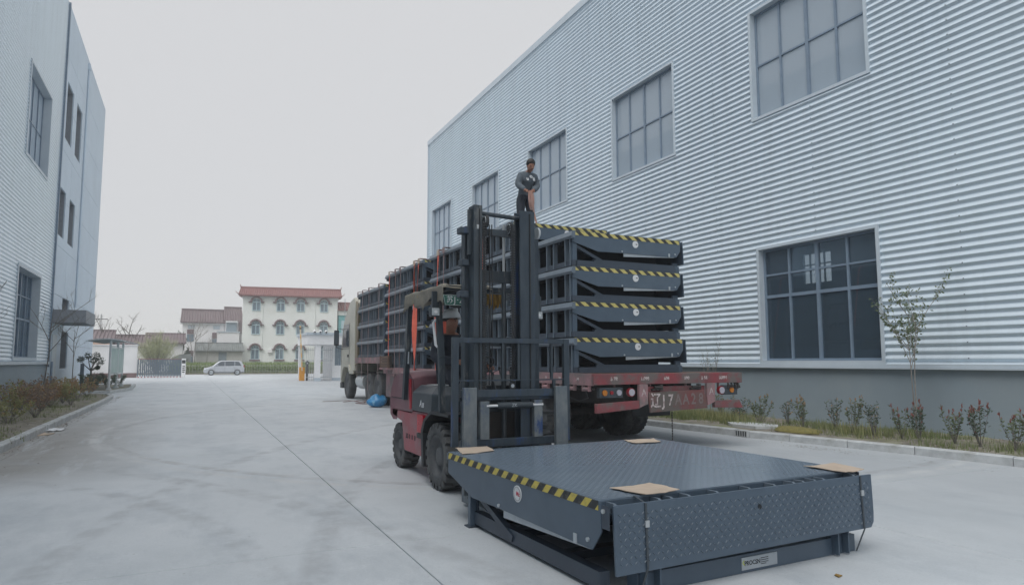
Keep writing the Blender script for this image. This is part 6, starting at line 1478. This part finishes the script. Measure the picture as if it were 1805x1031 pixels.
# ================================================================ far houses
def tiled_roof(parent, x0, x1, yb, yf, zb, zt, mm_, pitch, ridge=.18, hor=False):
    # slope rising from the front eave (yf, zb) to the ridge (yb, zt)
    rf = MB().add([(x0,yf,zb),(x1,yf,zb),(x1-.1,yb,zt),(x0+.1,yb,zt),(x0,yf,zb-.12),(x1,yf,zb-.12),(x1-.1,yb+.3,zb-.12),(x0+.1,yb+.3,zb-.12)], [(0,1,2,3),(0,4,5,1),(1,5,6,2),(3,2,6,7),(0,3,7,4),(4,7,6,5)]).build('roof', mm_, parent)
    m_ = MB(); n = int((x1-x0)/pitch)
    for k in range(n+1): x = x0+(x1-x0)*k/n; m_.tube([(x, yf-.03, zb+.02), (min(max(x, x0+.1), x1-.1), yb, zt+.02)], pitch*.27, 5)
    m_.build('tile_rows', mm_, rf); m_ = MB().box(x0+.0, x1-.0, yb-.12, yb+.12, zt-.05, zt+ridge); m_.build('ridge', mm_, rf)
    return rf
cr = thing('cream_house', 'cream three-storey house with red tiled roof and arched window hoods', 'house', (6.75, 98.5, 0), R(-18)*0)
cr.rotation_euler = (0, 0, R(-9)); CW = 13.3; ZE = 10.95
MB().box(0, CW, 0, 9, 0, ZE).build('wall', M['cream'], cr)
MB().box(-.12, CW+.12, -.14, -.001, ZE-.45, ZE-.001).build('cornice', M['white'], cr)
rf = tiled_roof(cr, -.55, CW+.55, 1.6, -.75, ZE+.02, ZE+1.25, M['tile_red'], .30, .22)
MB().box(-.5, CW+.5, -.68, .4, ZE-.001+.0, ZE+.018).build('soffit', M['white'], rf)
for x, s_ in ((-.55, -1), (CW+.55, 1)):
    MB().tube([(x-.2*s_, -.7, ZE+.1), (x+.15*s_, -.75, ZE+.22), (x+.45*s_, -.78, ZE+.55)], .09, 5, .03).build('roof_horn', M['tile_red'], rf)
    MB().tube([(x-.3*s_, 1.5, ZE+1.3), (x-.05*s_, 1.5, ZE+1.45), (x+.05*s_, 1.5, ZE+1.75)], .12, 5, .05).build('roof_horn', M['tile_red'], rf)
def far_window(parent, x, zb, zt, w_, hood=True, sill=False):
    W2 = w_/2; zr = zt-W2*.95
    fr = MB()
    fr.box(x-W2, x-W2+.10, -.10, -.001, zb, zr); fr.box(x+W2-.10, x+W2, -.10, -.001, zb, zr); fr.box(x-W2+.1, x+W2-.1, -.10, -.001, zb, zb+.10); fr.box(x-W2+.1, x+W2-.1, -.10, -.001, zr-.06, zr+.06)
    fr.box(x-.05, x+.05, -.095, -.001, zb+.1, zr-.06)
    for k in range(8):
        a0 = math.pi*k/8; a1 = math.pi*(k+1)/8
        fr.bar((x+math.cos(a0)*(W2-.05), -.06, zr+math.sin(a0)*(W2-.05)), (x+math.cos(a1)*(W2-.05), -.06, zr+math.sin(a1)*(W2-.05)), .08, .07, up=(0,1,0))
    for a in (math.pi*.3, math.pi*.5, math.pi*.7): fr.bar((x, -.05, zr), (x+math.cos(a)*(W2-.1), -.05, zr+math.sin(a)*(W2-.1)), .05, .035, up=(0,1,0))
    win = fr.build('window', M['teal'], parent)
    for (a, b) in ((x-W2+.11, x-.06), (x+.06, x+W2-.11)): MB().box(a, b, -.03, -.012, zb+.11, zr-.07).build('pane', M['glassfar'], win)
    fan = [(x+math.cos(math.pi*k/8)*(W2-.1), zr+.06+math.sin(math.pi*k/8)*(W2-.14)) for k in range(9)]
    MB().prism(fan, 1, -.025, -.01).build('fanlight', M['glassfar'], win)
    if hood:
        m_ = MB(); n = 10
        for k in range(n):
            a0 = math.pi*k/n; a1 = math.pi*(k+1)/n; R_ = W2+.17
            m_.bar((x+math.cos(a0)*R_, -.22, zr+.02+math.sin(a0)*R_), (x+math.cos(a1)*R_, -.22, zr+.02+math.sin(a1)*R_), .42, .22, up=(0,0,1) if False else (math.cos((a0+a1)/2), 0, math.sin((a0+a1)/2)))
        for s__ in (-1, 1): m_.box(min(x+s__*(W2+.02), x+s__*(W2+.5)), max(x+s__*(W2+.02), x+s__*(W2+.5)), -.34, -.002, zr-.08, zr+.08)
        m_.build('hood', M['hood'], win)
    if sill: MB().box(x-W2-.15, x+W2+.15, -.30, -.002, zb-.22, zb-.02).build('sill', M['hood'], win)
WX = [1.85, 5.2, 8.0, 11.35]
for r__, (zb, zt) in enumerate(((1.75, 3.95), (5.35, 7.45), (8.75, 10.75))):
    for k, x in enumerate(WX): far_window(cr, x, zb-(.1 if k > 1 else 0)*0, zt-.2, 1.15, True, r__ == 0)
MB().cyl((2.75, -.05, 0), (2.75, -.05, ZE-.5), .05, 6).build('downpipe', M['cream'], cr); MB().cyl((10.1, -.05, 4.5), (10.1, -.05, ZE-.5), .05, 6).build('downpipe', M['cream'], cr)
MB().box(3.6, 4.2, -.35, -.002, 3.0-.3, 3.0+.15).build('air_conditioner', M['wallwhite'], cr)
th = thing('teal_house', 'narrow teal house with small red roof between cream house and truck cab', 'house', (20.2, 97, 0)); MB().box(0, 1.6, 0, 5, 0, 8.4).build('wall', M['tealblock'], th); MB().box(.4, 1.2, -.03, -.001, 5.4, 7.6).build('window', M['teal'], th); MB().box(-.1, 1.75, -.2, 5, 8.401, 9.15).build('parapet', M['cream'], th)
tiled_roof(th, -.3, 2.0, 1.2, -.5, 9.17, 10.3, M['tile_red'], .35)
# white village houses with purple roofs
wh = thing('white_house', 'white two-storey village house with long purple-brown tiled roof, left of the cream house', 'house', (-1.0, 101, 0))
MB().box(0, 5.55, 0, 7, 0, 7.0).build('wall', M['wallwhite'], wh); MB().box(-.3, 5.7, -.35, -.001, 6.75, 7.02).build('eave', M['teal'] if False else M['white'], wh)
tiled_roof(wh, -.25, 5.6, 3.0, -.5, 7.04, 8.95, M['tile_purple'], .34, .25)
for (x0, x1, z0, z1, m__) in ((.6,1.5,4.3,5.3,'glassfar'),(.6,1.5,5.35,6.0,'hood'),(.7,1.5,1.2,2.2,'glassfar'),(.7,1.5,2.25,3.0,'hood'),(3.9,4.5,3.6,4.7,'glassfar'),(3.9,4.5,4.75,5.6,'hood'),(.7,1.6,6.1,6.6,'trim'),(4.0,4.9,6.1,6.6,'trim')):
    MB().box(x0, x1, -.06, -.001, z0, z1).build('window', M[m__], wh)
wh2 = thing('white_house', 'white house with a higher purple roof and grey recess, against the cream house wall', 'house', (4.62, 100.4, 0))
MB().box(0, 2.3, 0, 7, 0, 7.2).build('wall', M['wallwhite'], wh2); tiled_roof(wh2, -.15, 2.35, 3.2, .2, 7.3, 9.4, M['tile_purple'], .34, .25)
MB().box(.1, 1.5, -.25, -.002, 5.35, 7.05).build('dormer', M['render_grey'], wh2); MB().box(.0, 1.6, -.45, -.002, 7.06, 7.30).build('dormer_eave', M['white'], wh2)
MB().box(1.75, 2.3, -.25, -.001, 5.6, 7.2).build('brown_panel', M['tile_purple'], wh2)
sw3 = thing('side_block', 'plain white flat-roofed block in front of the purple-roofed white house', 'building', (3.55, 99.3, 0)); MB().box(0, 2.9, 0, 1.0, 0, 5.6).build('wall', M['wallwhite'], sw3); MB().box(-.1, 3.0, -.1, 1.0, 5.602, 5.75).build('coping', M['trim'], sw3)
gh2 = thing('grey_roof_cottage', 'low white cottage with long grey tiled roof and a plain door', 'house', (.75, 96.6, 0))
MB().box(0, 6.05, 0, 2.4, 0, 2.9).build('wall', mat('stained_white_render', (.60,.60,.58), (.50,.50,.47), scale=.8), gh2); tiled_roof(gh2, -.1, 6.2, 1.5, -.45, 2.92, 4.0, M['tile_grey'], .26, .12)
MB().box(2.95, 3.95, -.05, -.001, 0, 2.75).build('door', M['render_grey'], gh2)
# roofs behind the boundary wall on the left
for (x, y, w_, h_, zr, lb_) in ((-12.5, 84, 4.4, 4.1, 5.0, 'low house with purplish ridge roof rising behind the white boundary wall, by the left building'), (-7.9, 85.5, 4.6, 3.4, 4.55, 'low grey-roofed house between bare trees behind the boundary wall'), (-5.0, 93, 4.2, 4.1, 5.1, 'long low roof behind the yellow-green tree')):
    t = thing('village_house', lb_, 'house', (x, y, 0)); MB().box(0, w_, 0, 5, 0, h_-.3).build('wall', M['wallwhite'], t); tiled_roof(t, -.3, w_+.3, 2.4, -.4, h_-.28, zr, M['tile_purple'], .36, .14)
    MB().box(w_*.3, w_*.3+.9, -.05, -.001, 1.2, 2.4).build('window', M['glassfar'], t)
# far trees
def bushy(name, label, loc, rad, hz, n, mm_, seed, ll=.25, lw=.12, trunk=True, upright=0.0, cat='tree', nb_=26):
    r3 = random.Random(seed); t = thing(name, label, cat, loc); tk = MB(); lf = MB()
    for k in range(nb_):
        a = r3.uniform(0, 6.28); e = r3.uniform(.15, 1); top = Vector((math.cos(a)*rad*e*.92, math.sin(a)*rad*e*.6, hz*r3.uniform(.55, 1.0)*(1-.25*e)))
        mid = Vector((top.x*.35, top.y*.35, top.z*.45)); tk.tube([(0,0,0), mid, top], .05, 4, .01)
        for q in range(n//nb_):
            f_ = r3.uniform(.3, 1.05); p = mid.lerp(top, f_)+rv(r3)*rad*.20*r3.random()
            d = rv(r3)+Vector((0,0,upright)); leaf_quad(lf, p, d, rv(r3), ll*r3.uniform(.6,1.4), lw)
    tk.build('trunk', M['bark'], t); lf.build('crown', M[mm_], t); return t
bushy('willow_tree', 'feathery pale yellow-green tree behind the folding gate', (-3.25, 79.6, 0), 2.3, 4.9, 15000, 'leafwillow', 1, .20, .026, upright=.8, nb_=80)
bushy('evergreen_tree', 'dark grey-green bushy tree at the left side of the white village house', (-1.15, 97, 0), 1.3, 5.7, 3000, 'leafdk', 2, .3, .14)
bushy('evergreen_tree', 'low dark green bush under the grey rubble beside the gate drive unit', (-.6, 84.5, 0), 1.2, 1.9, 1500, 'leaf', 3, .2, .1)
small_tree('bare_tree', 'leafless tree with round twiggy crown behind the boundary wall', (-6.6, 88, 0), 31, 1, 5.6, 0, '', 'bark', r0=.12, spread=1.0, levels=3, crown0=.5)
small_tree('bare_tree', 'thin leafless tree poking over the roofs left of the round-crowned tree', (-8.8, 86, 0), 33, 1, 5.6, 0, '', 'bark', r0=.07, spread=.5, levels=3, crown0=.5)
small_tree('bare_tree', 'leafless twiggy tree in front of the white village house', (.8, 94.5, 0), 35, 2, 5.4, 0, '', 'barkpale', r0=.06, spread=.8, levels=3, crown0=.4)
small_tree('bare_tree', 'leafless sapling right of the twiggy tree before the white house', (2.2, 95.5, 0), 37, 1, 5.0, 0, '', 'barkpale', r0=.06, spread=.8, levels=3, crown0=.4)
# blocks of rubble wall behind the drive unit
o = MB().prism([(-1.9,0),(-1.9,1.9),(-1.0,2.3),(.2,2.4),(.2,0)], 1, 86, 87).build('low_wall', M['tile_grey']); tag(o, 'low greyish rubble wall behind the gate drive unit', 'wall')
# poles and sagging wires among the far houses
for (x, y, h, lb_) in ((-9.6, 88, 7.0, 'slim utility pole above the roofs behind the boundary wall'),):
    t = thing('utility_pole', lb_, 'pole', (x, y, 0)); MB().cyl((0,0,0), (0,0,h), .10, 8, .07).build('pole', M['kerb'], t); MB().box(-.7, .7, -.04, .04, h-.6, h-.52).build('crossarm', M['under'], t)
# ================================================================ thin haze over the whole place
hz = MB().box(-310, 310, -70, 510, -1.2, 21).build('haze', None); hz['kind'] = 'stuff'
hm = bpy.data.materials.new('haze_air'); hm.use_nodes = True; hm.node_tree.nodes.clear()
ho_ = hm.node_tree.nodes.new('ShaderNodeOutputMaterial'); hv_ = hm.node_tree.nodes.new('ShaderNodeVolumePrincipled')
hv_.inputs['Color'].default_value = (1, 1, 1, 1); hv_.inputs['Density'].default_value = .0016; hv_.inputs['Anisotropy'].default_value = .2
hm.node_tree.links.new(hv_.outputs[0], ho_.inputs['Volume']); hz.data.materials.append(hm)
sc.cycles.volume_bounces = 1
